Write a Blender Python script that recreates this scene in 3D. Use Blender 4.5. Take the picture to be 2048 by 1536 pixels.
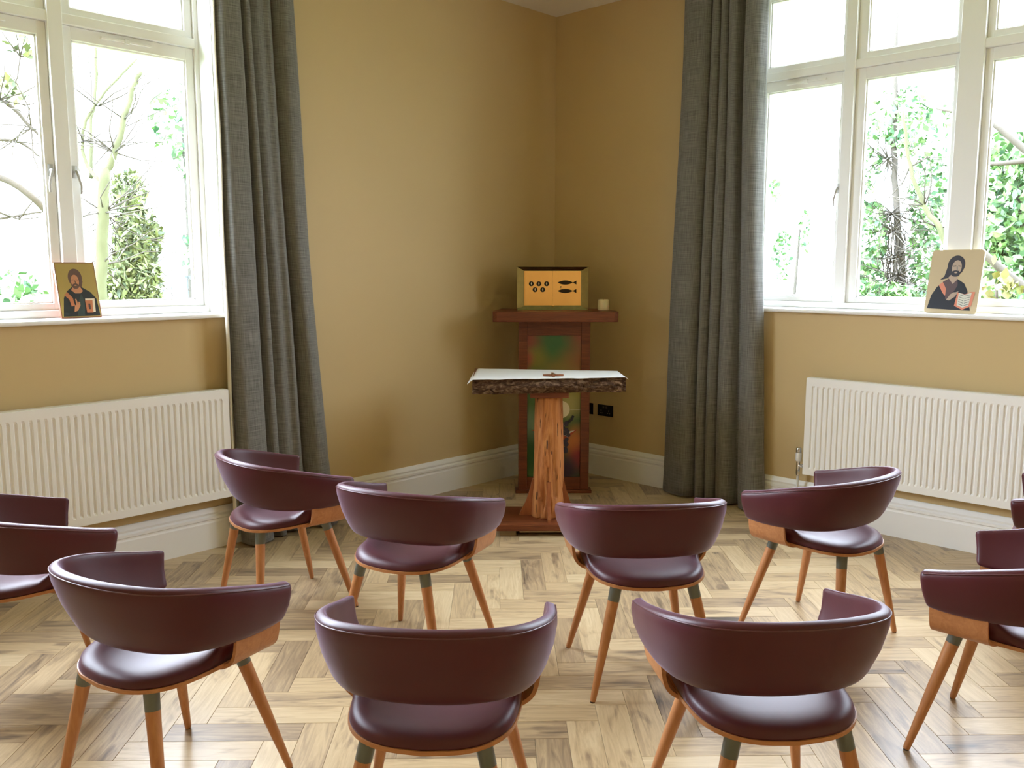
import bpy, bmesh, math, random
from mathutils import Vector, Matrix, noise
R = math.radians
rng = random.Random(7)
for o in list(bpy.data.objects): bpy.data.objects.remove(o)
sc = bpy.context.scene
COL = sc.collection

# ------------------------------------------------------------------ camera
CAMP = Vector((4.574, -5.211, 1.58))
YAW, PITCH, ROLL, FPX = 0.76850, 0.13191, 0.00077, 1747.65
fw = Vector((-math.sin(YAW)*math.cos(PITCH), math.cos(YAW)*math.cos(PITCH), -math.sin(PITCH)))
rt = Vector((math.cos(YAW), math.sin(YAW), 0)); up = rt.cross(fw)
cr, sr = math.cos(ROLL), math.sin(ROLL)
rt, up = rt*cr+up*sr, up*cr-rt*sr
cd = bpy.data.cameras.new('camera'); cam = bpy.data.objects.new('camera', cd); COL.objects.link(cam)
cd.sensor_width = 36; cd.lens = 36*FPX/2048; cd.clip_start = .05; cd.clip_end = 200
cam.matrix_world = Matrix(((rt.x, up.x, -fw.x, CAMP.x), (rt.y, up.y, -fw.y, CAMP.y), (rt.z, up.z, -fw.z, CAMP.z), (0, 0, 0, 1)))
sc.camera = cam

# ------------------------------------------------------------------ world, sun, exposure
w = bpy.data.worlds.new('sky'); sc.world = w; w.use_nodes = True
wn = w.node_tree; bgn = wn.nodes['Background']; bgn.inputs[0].default_value = (.74, .85, 1.0, 1)
# bright overcast, brightest towards the veiled sun beyond the left window
wtc = wn.nodes.new('ShaderNodeTexCoord'); wdt = wn.nodes.new('ShaderNodeVectorMath'); wdt.operation = 'DOT_PRODUCT'; wdt.inputs[1].default_value = Vector((-.86, -.12, .5)).normalized()
wmr = wn.nodes.new('ShaderNodeMapRange'); wmr.interpolation_type = 'SMOOTHSTEP'; wmr.inputs[1].default_value = -.4; wmr.inputs[2].default_value = 1.0; wmr.inputs[3].default_value = 22; wmr.inputs[4].default_value = 56
wn.links.new(wtc.outputs['Generated'], wdt.inputs[0]); wn.links.new(wdt.outputs['Value'], wmr.inputs[0]); wn.links.new(wmr.outputs[0], bgn.inputs[1])
def portal(name, loc, rot, sx, sy):
    l = bpy.data.lights.new(name, 'AREA'); l.shape = 'RECTANGLE'; l.size = sx; l.size_y = sy; l.cycles.is_portal = True
    o = bpy.data.objects.new(name, l); COL.objects.link(o); o.location = loc; o.rotation_euler = rot
portal('window_portal', (-.34, -4.21, 2.36), (0, R(-90), 0), 2.1, 2.75)
portal('window_portal', (2.9165, .34, 2.36), (R(-90), 0, 0), 2.65, 2.1)
vs = sc.view_settings; vs.view_transform = 'Standard'; vs.look = 'None'; vs.gamma = 1; vs.use_curve_mapping = False
vs.exposure = -0.25
cy = sc.cycles; cy.use_denoising = True; cy.max_bounces = 7; cy.diffuse_bounces = 4; cy.glossy_bounces = 3; cy.transparent_max_bounces = 6; cy.use_adaptive_sampling = True; cy.adaptive_threshold = .09; cy.adaptive_min_samples = 20; cy.sample_clamp_indirect = 8; cy.caustics_reflective = False; cy.caustics_refractive = False

# ------------------------------------------------------------------ helpers
def srgb(r, g, b):
    f = lambda c: (c/255/12.92 if c/255 <= .04045 else ((c/255+.055)/1.055)**2.4)
    return (f(r), f(g), f(b), 1)
def mat(name, col, rough=.5, metal=0, spec=.5, bump=None, var=None, coat=0):
    """plain principled; bump=(scale,strength,dist); var=(scale,amount) noise tint"""
    m = bpy.data.materials.new(name); m.use_nodes = True; nt = m.node_tree; b = nt.nodes['Principled BSDF']
    b.inputs['Base Color'].default_value = col; b.inputs['Roughness'].default_value = rough
    b.inputs['Metallic'].default_value = metal; b.inputs['Specular IOR Level'].default_value = spec
    b.inputs['Coat Weight'].default_value = coat
    if bump or var: tc = nt.nodes.new('ShaderNodeTexCoord')
    if var:
        n = nt.nodes.new('ShaderNodeTexNoise'); n.inputs['Scale'].default_value = var[0]; n.inputs['Detail'].default_value = 4
        nt.links.new(tc.outputs['Object'], n.inputs['Vector'])
        h = nt.nodes.new('ShaderNodeMapRange'); h.inputs[3].default_value = 1-var[1]; h.inputs[4].default_value = 1+var[1]
        nt.links.new(n.outputs[0], h.inputs[0])
        mx = nt.nodes.new('ShaderNodeMix'); mx.data_type = 'RGBA'; mx.blend_type = 'MULTIPLY'; mx.inputs[0].default_value = 1
        mx.inputs[6].default_value = col; nt.links.new(h.outputs[0], mx.inputs[7]); nt.links.new(mx.outputs[2], b.inputs['Base Color'])
    if bump:
        n2 = nt.nodes.new('ShaderNodeTexNoise'); n2.inputs['Scale'].default_value = bump[0]; n2.inputs['Detail'].default_value = 3
        nt.links.new(tc.outputs['Object'], n2.inputs['Vector'])
        bp = nt.nodes.new('ShaderNodeBump'); bp.inputs['Strength'].default_value = bump[1]; bp.inputs['Distance'].default_value = bump[2]
        nt.links.new(n2.outputs[0], bp.inputs['Height']); nt.links.new(bp.outputs[0], b.inputs['Normal'])
    return m
def wood(name, stops, scale=(6, 60, 60), rough=.45, spec=.4, rnd=None, coord='Object', bumpd=.0004, dist=1.2, knots=False):
    m = bpy.data.materials.new(name); m.use_nodes = True; nt = m.node_tree; N = nt.nodes; Lk = nt.links.new
    b = N['Principled BSDF']; b.inputs['Roughness'].default_value = rough; b.inputs['Specular IOR Level'].default_value = spec
    tc = N.new('ShaderNodeTexCoord'); src = tc.outputs[coord]
    rv = None
    if rnd == 'object': rv = N.new('ShaderNodeObjectInfo').outputs['Random']
    elif rnd == 'island': rv = N.new('ShaderNodeNewGeometry').outputs['Random Per Island']
    if rv is not None:
        sp = N.new('ShaderNodeCombineXYZ')
        for i, k in enumerate((37.3, 91.7, 53.1)):
            mm = N.new('ShaderNodeMath'); mm.operation = 'MULTIPLY'; mm.inputs[1].default_value = k; Lk(rv, mm.inputs[0]); Lk(mm.outputs[0], sp.inputs[i])
        ad = N.new('ShaderNodeVectorMath'); ad.operation = 'ADD'; Lk(src, ad.inputs[0]); Lk(sp.outputs[0], ad.inputs[1]); src = ad.outputs[0]
    mp = N.new('ShaderNodeMapping'); mp.inputs['Scale'].default_value = scale; Lk(src, mp.inputs[0])
    n = N.new('ShaderNodeTexNoise'); n.inputs['Scale'].default_value = 1; n.inputs['Detail'].default_value = 7; n.inputs['Roughness'].default_value = .62; n.inputs['Distortion'].default_value = dist
    Lk(mp.outputs[0], n.inputs['Vector'])
    fac = n.outputs[0]
    if knots:
        so = N.new('ShaderNodeMath'); so.operation = 'MULTIPLY_ADD'; so.inputs[1].default_value = .62; so.inputs[2].default_value = .20; Lk(fac, so.inputs[0]); fac = so.outputs[0]
    if rv is not None:
        mr = N.new('ShaderNodeMath'); mr.operation = 'MULTIPLY_ADD'; mr.inputs[1].default_value = .32; mr.inputs[2].default_value = -.16; Lk(rv, mr.inputs[0])
        a2 = N.new('ShaderNodeMath'); a2.operation = 'ADD'; Lk(fac, a2.inputs[0]); Lk(mr.outputs[0], a2.inputs[1]); fac = a2.outputs[0]
    if knots:
        mp2 = N.new('ShaderNodeMapping'); mp2.inputs['Scale'].default_value = (3.2, 11, 1); Lk(src, mp2.inputs[0])
        n3 = N.new('ShaderNodeTexNoise'); n3.inputs['Scale'].default_value = 1.25; n3.inputs['Detail'].default_value = 3; n3.inputs['Distortion'].default_value = .8; Lk(mp2.outputs[0], n3.inputs['Vector'])
        m3 = N.new('ShaderNodeMapRange'); m3.inputs[1].default_value = .56; m3.inputs[2].default_value = .75; m3.inputs[3].default_value = 0; m3.inputs[4].default_value = -.26; Lk(n3.outputs[0], m3.inputs[0])
        a3 = N.new('ShaderNodeMath'); a3.operation = 'ADD'; Lk(fac, a3.inputs[0]); Lk(m3.outputs[0], a3.inputs[1]); fac = a3.outputs[0]
    cr_ = N.new('ShaderNodeValToRGB'); e = cr_.color_ramp.elements
    for i, (pz, c) in enumerate(stops):
        if i < 2: e[i].position = pz; e[i].color = c
        else: x = e.new(pz); x.color = c
    Lk(fac, cr_.inputs[0]); Lk(cr_.outputs[0], b.inputs['Base Color'])
    if bumpd:
        bp = N.new('ShaderNodeBump'); bp.inputs['Strength'].default_value = .4; bp.inputs['Distance'].default_value = bumpd
        Lk(n.outputs[0], bp.inputs['Height']); Lk(bp.outputs[0], b.inputs['Normal'])
    return m

def mesh(name, verts, faces, m=None, parent=None, smooth=False, mats=None, fm=None):
    me = bpy.data.meshes.new(name); me.from_pydata([tuple(v) for v in verts], [], faces); me.update()
    o = bpy.data.objects.new(name, me); COL.objects.link(o)
    if mats:
        for k in mats: me.materials.append(k)
        if fm: me.polygons.foreach_set('material_index', fm)
    elif m: me.materials.append(m)
    if smooth: me.polygons.foreach_set('use_smooth', [True]*len(me.polygons))
    if parent: o.parent = parent
    return o
class MB:
    def __init__(s): s.v = []; s.f = []; s.m = []
    def add(s, v, f, mi=0):
        n = len(s.v); s.v += [tuple(x) for x in v]; s.f += [tuple(i+n for i in q) for q in f]; s.m += [mi]*len(f); return s
    def box(s, a, b, mi=0, T=None):
        x0, y0, z0 = a; x1, y1, z1 = b
        v = [Vector(p) for p in ((x0,y0,z0),(x1,y0,z0),(x1,y1,z0),(x0,y1,z0),(x0,y0,z1),(x1,y0,z1),(x1,y1,z1),(x0,y1,z1))]
        if T: v = [T @ p for p in v]
        return s.add(v, [(0,3,2,1),(4,5,6,7),(0,1,5,4),(1,2,6,5),(2,3,7,6),(3,0,4,7)], mi)
    def bbox(s, a, b, r=.003, mi=0, T=None):
        """box with chamfered edges"""
        bm = bmesh.new(); bmesh.ops.create_cube(bm, size=1)
        for v in bm.verts: v.co = Vector([a[i]+(v.co[i]+.5)*(b[i]-a[i]) for i in range(3)])
        bmesh.ops.bevel(bm, geom=bm.edges[:], offset=r, segments=2, affect='EDGES', profile=.5)
        bm.verts.ensure_lookup_table()
        v = [p.co.copy() for p in bm.verts]
        if T: v = [T @ p for p in v]
        s.add(v, [[q.index for q in f.verts] for f in bm.faces], mi); bm.free(); return s
    def tube(s, pts, rad, n=10, mi=0, caps=True):
        pts = [Vector(p) for p in pts]; rad = rad if isinstance(rad, (list, tuple)) else [rad]*len(pts)
        vs_ = []; ref = None
        for i, p in enumerate(pts):
            t = (pts[min(i+1, len(pts)-1)]-pts[max(i-1, 0)]).normalized()
            if ref is None: ref = t.orthogonal().normalized()
            ref = (ref - t*ref.dot(t)).normalized(); b = t.cross(ref)
            for k in range(n):
                a = 2*math.pi*k/n; vs_.append(p+(ref*math.cos(a)+b*math.sin(a))*rad[i])
        fs = [(i*n+k, i*n+(k+1)%n, (i+1)*n+(k+1)%n, (i+1)*n+k) for i in range(len(pts)-1) for k in range(n)]
        if caps: fs += [tuple(range(n))[::-1], tuple((len(pts)-1)*n+k for k in range(n))]
        return s.add(vs_, fs, mi)
    def lathe(s, prof, n=20, mi=0, T=None):
        v = []; L = len(prof)
        for r_, z in prof:
            for k in range(n):
                a = 2*math.pi*k/n; v.append(Vector((r_*math.cos(a), r_*math.sin(a), z)))
        if T: v = [T @ p for p in v]
        f = [(i*n+k, i*n+(k+1)%n, (i+1)*n+(k+1)%n, (i+1)*n+k) for i in range(L-1) for k in range(n)]
        f += [tuple(range(n))[::-1], tuple((L-1)*n+k for k in range(n))]
        return s.add(v, f, mi)
    def prism(s, poly, z0, z1, mi=0, T=None):
        n = len(poly); v = [Vector((x, y, z0)) for x, y in poly]+[Vector((x, y, z1)) for x, y in poly]
        if T: v = [T @ p for p in v]
        return s.add(v, [tuple(range(n))[::-1], tuple(range(n, 2*n))]+[(i, (i+1)%n, n+(i+1)%n, n+i) for i in range(n)], mi)
    def build(s, name, m=None, parent=None, smooth=False, mats=None, auto=None):
        o = mesh(name, s.v, s.f, m, parent, smooth, mats, s.m if mats else None)
        if auto: shade(o, auto)
        return o
def shade(o, ang=35):
    me = o.data; bm = bmesh.new(); bm.from_mesh(me)
    for f in bm.faces: f.smooth = True
    for e in bm.edges:
        if len(e.link_faces) == 2 and e.calc_face_angle(0) > R(ang): e.smooth = False
    bm.to_mesh(me); bm.free(); return o
def tag(o, label, cat, group=None, kind=None):
    o['label'] = label; o['category'] = cat
    if group: o['group'] = group
    if kind: o['kind'] = kind
    return o
def struct(o, label=None):
    o['kind'] = 'structure'
    if label: o['label'] = label
    return o
def empty(name, loc=(0, 0, 0), rz=0):
    o = bpy.data.objects.new(name, None); COL.objects.link(o); o.location = loc; o.rotation_euler = (0, 0, rz); o.empty_display_size = .1; return o
def copy_tree(o, parent=None):
    c = o.copy(); COL.objects.link(c); c.parent = parent
    for ch in [x for x in bpy.data.objects if x.parent == o]: copy_tree(ch, c)
    return c
def rebase(root, loc):
    root.location = loc
    for ch in [x for x in bpy.data.objects if x.parent == root]: ch.matrix_parent_inverse = Matrix.Translation(-Vector(loc))
    return root
def cr_curve(pts, n):
    """catmull-rom through points (tuples of any size) -> n samples"""
    P = [tuple(2*a-b for a, b in zip(pts[0], pts[1]))]+list(pts)+[tuple(2*a-b for a, b in zip(pts[-1], pts[-2]))]
    segs = len(pts)-1; out = []
    for i in range(n):
        u = i/(n-1)*segs; k = min(int(u), segs-1); t = u-k
        out.append(tuple(.5*((2*b)+(c-a)*t+(2*a-5*b+4*c-d)*t*t+(3*b-a-3*c+d)*t**3) for a, b, c, d in zip(*P[k:k+4])))
    return out
# axes used around the corner: u runs along the diagonal across it, v runs out of it into the room
def uv(u, v, z=0): return Vector(((u+v)/2**.5, (u-v)/2**.5, z))
TUV = Matrix(((2**-.5, 2**-.5, 0, 0), (2**-.5, -2**-.5, 0, 0), (0, 0, 1, 0), (0, 0, 0, 1)))  # note: mirrored frame (u,v,z)

# ------------------------------------------------------------------ materials
OCHRE = mat('ochre_paint', srgb(205, 180, 132), .62, 0, .35, bump=(260, .12, .0006))
CEIL = mat('ceiling_paint', srgb(238, 233, 224), .8, 0, .2)
WHITE = mat('white_gloss_paint', srgb(245, 244, 241), .35, 0, .5)
RADW = mat('radiator_enamel', srgb(243, 241, 237), .3, 0, .5)
LEATHER = mat('burgundy_leather', srgb(74, 18, 24), .45, 0, .45, bump=(900, .10, .0004), var=(9, .06))
lb = LEATHER.node_tree.nodes['Principled BSDF']; lb.inputs['Sheen Weight'].default_value = .28; lb.inputs['Sheen Roughness'].default_value = .35; lb.inputs['Sheen Tint'].default_value = (.85, .72, .95, 1)
PIPING = mat('burgundy_piping', srgb(88, 40, 46), .34, 0, .6)
PLY = wood('beech_ply', [(.25, srgb(164, 106, 64)), (.75, srgb(192, 134, 86))], (3, 40, 40), .42)
LEGW = wood('beech_leg', [(.25, srgb(164, 106, 64)), (.75, srgb(190, 132, 84))], (50, 50, 4), .4)
COLLAR = mat('grey_green_metal', srgb(104, 107, 98), .38, .5)
FELT = mat('felt_pad', srgb(50, 36, 28), .9)
CHROME = mat('chrome', srgb(200, 200, 200), .15, 1)
VALVEW = mat('valve_white', srgb(232, 230, 226), .35)
BLACK = mat('black_nickel', srgb(30, 28, 26), .3, .6)
SOCKW = mat('socket_pin', srgb(150, 140, 125), .5)
plank_stops = [(.10, srgb(84, 70, 56)), (.80, srgb(220, 197, 158)), (.33, srgb(150, 126, 98)), (.52, srgb(192, 165, 126))]
PLANK = wood('oak_plank', plank_stops, (3.2, 34, 1), .34, .5, 'object', 'UV', .0002, 1.6, True)
PLANKJ = wood('oak_plank_joined', plank_stops, (3.2, 34, 1), .34, .5, 'island', 'UV', .0002, 1.6, True)
SUB = mat('screed', srgb(60, 48, 38), .9)
WALNUT = wood('red_brown_wood', [(.25, srgb(92, 44, 24)), (.75, srgb(136, 74, 42))], (4, 50, 50), .4)
YEW = wood('stripped_trunk', [(.26, srgb(84, 44, 22)), (.36, srgb(164, 98, 52)), (.55, srgb(196, 130, 76)), (.8, srgb(216, 156, 98))], (22, 22, 2.4), .5, dist=1.8)
BARK = wood('bark', [(.3, srgb(38, 26, 18)), (.5, srgb(84, 62, 46)), (.72, srgb(150, 124, 100))], (16, 16, 38), .9, .1, bumpd=.006, dist=1.4)
yn = YEW.node_tree; yb_ = yn.nodes['Principled BSDF']; ysrc = yb_.inputs['Base Color'].links[0].from_socket      # worm holes and splits in the stripped wood
ytc = yn.nodes.new('ShaderNodeTexCoord'); ymp = yn.nodes.new('ShaderNodeMapping'); ymp.inputs['Scale'].default_value = (46, 46, 7); ynz = yn.nodes.new('ShaderNodeTexNoise'); ynz.inputs['Scale'].default_value = 1; ynz.inputs['Detail'].default_value = 2
ymr = yn.nodes.new('ShaderNodeMapRange'); ymr.inputs[1].default_value = .64; ymr.inputs[2].default_value = .70; ymx = yn.nodes.new('ShaderNodeMix'); ymx.data_type = 'RGBA'; ymx.inputs[7].default_value = srgb(70, 36, 18)
yn.links.new(ytc.outputs['Object'], ymp.inputs[0]); yn.links.new(ymp.outputs[0], ynz.inputs[0]); yn.links.new(ynz.outputs[0], ymr.inputs[0]); yn.links.new(ymr.outputs[0], ymx.inputs[0]); yn.links.new(ysrc, ymx.inputs[6]); yn.links.new(ymx.outputs[2], yb_.inputs['Base Color'])
CLOTH = mat('white_linen', srgb(240, 240, 240), .8, 0, .2, bump=(400, .15, .0006))
WAX = mat('cream_wax', srgb(238, 222, 180), .5); WAX.node_tree.nodes['Principled BSDF'].inputs['Subsurface Weight'].default_value = .3
BRASS = mat('polished_brass', srgb(128, 118, 80), .14, 1, var=(22, .25))
BRASSD = mat('satin_brass', srgb(255, 202, 122), .30, .8, var=(14, .05))
LGLINT = mat('painted_glint', srgb(236, 228, 206), .3, .6)  # pale colour standing in for the reflections on the loaves
DARKIN = mat('dark_inlay', srgb(44, 36, 26), .25, .7)
GLASS = bpy.data.materials.new('window_glass'); GLASS.use_nodes = True
nt = GLASS.node_tree; nt.nodes.remove(nt.nodes['Principled BSDF'])
tb = nt.nodes.new('ShaderNodeBsdfTransparent'); gb = nt.nodes.new('ShaderNodeBsdfGlossy'); gb.inputs['Roughness'].default_value = .02
lw = nt.nodes.new('ShaderNodeLayerWeight'); pw = nt.nodes.new('ShaderNodeMath'); pw.operation = 'POWER'; pw.inputs[1].default_value = 5
fr = nt.nodes.new('ShaderNodeMath'); fr.operation = 'MULTIPLY_ADD'; fr.inputs[1].default_value = .96; fr.inputs[2].default_value = .04; mxs = nt.nodes.new('ShaderNodeMixShader')
nt.links.new(lw.outputs['Facing'], pw.inputs[0]); nt.links.new(pw.outputs[0], fr.inputs[0]); nt.links.new(fr.outputs[0], mxs.inputs[0]); nt.links.new(tb.outputs[0], mxs.inputs[1]); nt.links.new(gb.outputs[0], mxs.inputs[2]); nt.links.new(mxs.outputs[0], nt.nodes['Material Output'].inputs[0])
# curtain cloth: slubby grey weave
CURT = bpy.data.materials.new('grey_linen_curtain'); CURT.use_nodes = True
nt = CURT.node_tree; N = nt.nodes; b = N['Principled BSDF']; b.inputs['Roughness'].default_value = .8; b.inputs['Specular IOR Level'].default_value = .25; b.inputs['Sheen Weight'].default_value = .25
tc = N.new('ShaderNodeTexCoord')
outs = []
for scl in ((260, 8, 1), (8, 260, 1)):
    mp = N.new('ShaderNodeMapping'); mp.inputs['Scale'].default_value = scl; nt.links.new(tc.outputs['UV'], mp.inputs[0])
    n = N.new('ShaderNodeTexNoise'); n.inputs['Scale'].default_value = 1; n.inputs['Detail'].default_value = 3; nt.links.new(mp.outputs[0], n.inputs[0]); outs.append(n.outputs[0])
ad = N.new('ShaderNodeMath'); ad.operation = 'ADD'; nt.links.new(outs[0], ad.inputs[0]); nt.links.new(outs[1], ad.inputs[1])
rp = N.new('ShaderNodeValToRGB'); rp.color_ramp.elements[0].position = .36; rp.color_ramp.elements[0].color = srgb(88, 86, 80); rp.color_ramp.elements[1].position = .66; rp.color_ramp.elements[1].color = srgb(142, 140, 134)
hm = N.new('ShaderNodeMath'); hm.operation = 'MULTIPLY'; hm.inputs[1].default_value = .5; nt.links.new(ad.outputs[0], hm.inputs[0])
nt.links.new(hm.outputs[0], rp.inputs[0]); nt.links.new(rp.outputs[0], b.inputs['Base Color'])
bp = N.new('ShaderNodeBump'); bp.inputs['Strength'].default_value = .3; bp.inputs['Distance'].default_value = .001; nt.links.new(ad.outputs[0], bp.inputs['Height']); nt.links.new(bp.outputs[0], b.inputs['Normal'])
LINING = mat('cream_lining', srgb(236, 230, 214), .8, 0, .2)

# ------------------------------------------------------------------ room shell
RX, RY, HC = 6.6, -7.6, 3.464        # room extents, ceiling height
WT = .36                             # outer wall thickness
SILL, HEAD = 1.305, 3.36
LWIN = (-5.56, -2.80); RWIN = (1.615, 4.218)
mb = MB()
mb.box((-WT, RY-WT, -.12), (0, LWIN[0], HC)).box((-WT, LWIN[1], -.12), (0, WT, HC)).box((-WT, LWIN[0], -.12), (0, LWIN[1], SILL)).box((-WT, LWIN[0], HEAD), (0, LWIN[1], HC))
struct(mb.build('wall_left', OCHRE), 'ochre wall with the window on the left')
mb = MB()
mb.box((0, 0, -.12), (RWIN[0], WT, HC)).box((RWIN[1], 0, -.12), (RX+.2, WT, HC)).box((RWIN[0], 0, -.12), (RWIN[1], WT, SILL)).box((RWIN[0], 0, HEAD), (RWIN[1], WT, HC))
struct(mb.build('wall_right', OCHRE), 'ochre wall with the window on the right')
struct(MB().box((RX, RY, -.12), (RX+.2, 0, HC)).build('wall_back', OCHRE), 'ochre wall behind the camera on the right')
struct(MB().box((0, RY-WT, -.12), (RX+.2, RY, HC)).build('wall_front', OCHRE), 'ochre wall behind the camera on the left')
struct(MB().box((-WT, RY-WT, HC), (RX+.2, WT, HC+.2)).build('ceiling', CEIL), 'pale ceiling')
# floor with herringbone boards
PW, PL, PT = .1143, .4572, .012
floor = struct(MB().box((0, RY, -.12), (RX, 0, -PT)).build('floor', SUB), 'herringbone floor of grey-brown oak boards')
def plank_mesh(hw, hl, c=.0009, g=.0004):
    x, y = hl-g, hw-g
    v = [(-x,-y,-PT),(x,-y,-PT),(x,y,-PT),(-x,y,-PT),(-x,-y,-c),(x,-y,-c),(x,y,-c),(-x,y,-c),(-x+c,-y+c,0),(x-c,-y+c,0),(x-c,y-c,0),(-x+c,y-c,0)]
    f = [(4,5,9,8),(5,6,10,9),(6,7,11,10),(7,4,8,11),(8,9,10,11),(0,1,5,4),(1,2,6,5),(2,3,7,6),(3,0,4,7)]
    return v, f
pv, pf = plank_mesh(PW/2, PL/2)
pm = bpy.data.meshes.new('plank'); pm.from_pydata(pv, [], pf); pm.materials.append(PLANK)
ul = pm.uv_layers.new(name='UVMap')
for lp in pm.loops: ul.data[lp.index].uv = pv[lp.vertex_index][:2]
def project(p):
    d = p-CAMP; z = d.dot(fw)
    if z < .3: return None
    return 1024+FPX*d.dot(rt)/z, 768-FPX*d.dot(up)/z, z
u0, v0 = -.325, 2.887
boards = []
for j in range(-14, 15):
    for k in range(-70, 71):
        du, dv = -k*PW+j*PL, k*PW+j*PL
        for kind in (0, 1):
            if kind == 0: cu, cv, ang = u0+du-PW/2, v0+dv-PL/2, R(-45)        # boards running out of the corner
            else: cu, cv, ang = u0+du-PW+PL/2, v0+dv+PW/2, R(45)              # boards running across
            c = uv(cu, cv)
            if -.3 < c.x < RX+.3 and RY-.3 < c.y < .3: boards.append((c, ang))
def corners(c, ang):
    ca, sa = math.cos(ang), math.sin(ang)
    return [Vector((c.x+ca*x-sa*y, c.y+sa*x+ca*y, 0)) for x, y in ((-PL/2,-PW/2),(PL/2,-PW/2),(PL/2,PW/2),(-PL/2,PW/2))]
scored = []; rest = []
for c, ang in boards:
    q = corners(c, ang)
    inside = all(.0 <= p.x <= RX and RY <= p.y <= 0 for p in q)
    pr = [project(p) for p in q]; sc_ = 0
    if all(pr):
        vis = sum(-30 < a[0] < 2078 and -30 < a[1] < 1566 for a in pr)
        if vis >= 2:
            sc_ = abs(sum(pr[i][0]*pr[(i+1)%4][1]-pr[(i+1)%4][0]*pr[i][1] for i in range(4)))/2*vis/4
    if inside and sc_ > 0: scored.append((sc_, c, ang))
    else: rest.append((c, ang, inside))
scored.sort(key=lambda t: -t[0])
for s_, c, ang in scored[:298]:
    o = bpy.data.objects.new('plank', pm); COL.objects.link(o); o.location = c; o.rotation_euler = (0, 0, ang); o.parent = floor
rest += [(c, a, True) for _, c, a in scored[298:]]
def clip(poly, ax, val, sgn):
    out = []
    for i in range(len(poly)):
        a, b2 = poly[i], poly[(i+1) % len(poly)]; da, db = sgn*(a[ax]-val), sgn*(b2[ax]-val)
        if da >= 0: out.append(a)
        if da*db < 0: out.append(a.lerp(b2, da/(da-db)))
    return out
V, F, UVs = [], [], []
for c, ang, inside in rest:
    poly = corners(c, ang)
    if not inside:
        for a in ((0, 0, 1), (0, RX, -1), (1, 0, -1), (1, RY, 1)):
            poly = clip(poly, *a)
            if not poly: break
        if len(poly) < 3: continue
    ca, sa = math.cos(ang), math.sin(ang); cc = sum(poly, Vector())/len(poly)
    top = [p+(cc-p).normalized()*.0012 for p in poly]; n = len(V); m_ = len(poly)
    loc = lambda p: ((p.x-c.x)*ca+(p.y-c.y)*sa, -(p.x-c.x)*sa+(p.y-c.y)*ca)
    V += [tuple(p) for p in top]+[(p.x, p.y, -PT) for p in poly]
    F.append(tuple(range(n, n+m_))); F += [(n+i, n+m_+i, n+m_+(i+1) % m_, n+(i+1) % m_) for i in range(m_)]
    UVs += [loc(p) for p in poly]*2
of = mesh('plank_remainder', V, F, PLANKJ, floor); of['kind'] = 'stuff'
ul = of.data.uv_layers.new(name='UVMap')
for lp in of.data.loops: ul.data[lp.index].uv = UVs[lp.vertex_index]

# skirting boards (moulded profile)
prof = [(0, 0), (.022, 0), (.022, .150), (.018, .158), (.018, .166), (.026, .172), (.026, .186), (.016, .196), (.020, .208), (.014, .222), (.008, .235), (0, .235)]
def skirting(name, along, a, b_, lab):
    v = []
    for e in (a, b_):
        for d, z in prof: v.append((d, e, z) if along == 'y' else (e, -d, z))
    n = len(prof); f = [(i, i+1, n+i+1, n+i) for i in range(n-1)]+[tuple(range(n)), tuple(range(n, 2*n))]
    return struct(mesh(name, v, f, WHITE), lab)
skirting('baseboard_left', 'y', RY, 0, 'white moulded skirting board along the left wall')
skirting('baseboard_right', 'x', 0, RX, 'white moulded skirting board along the right wall')

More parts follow.
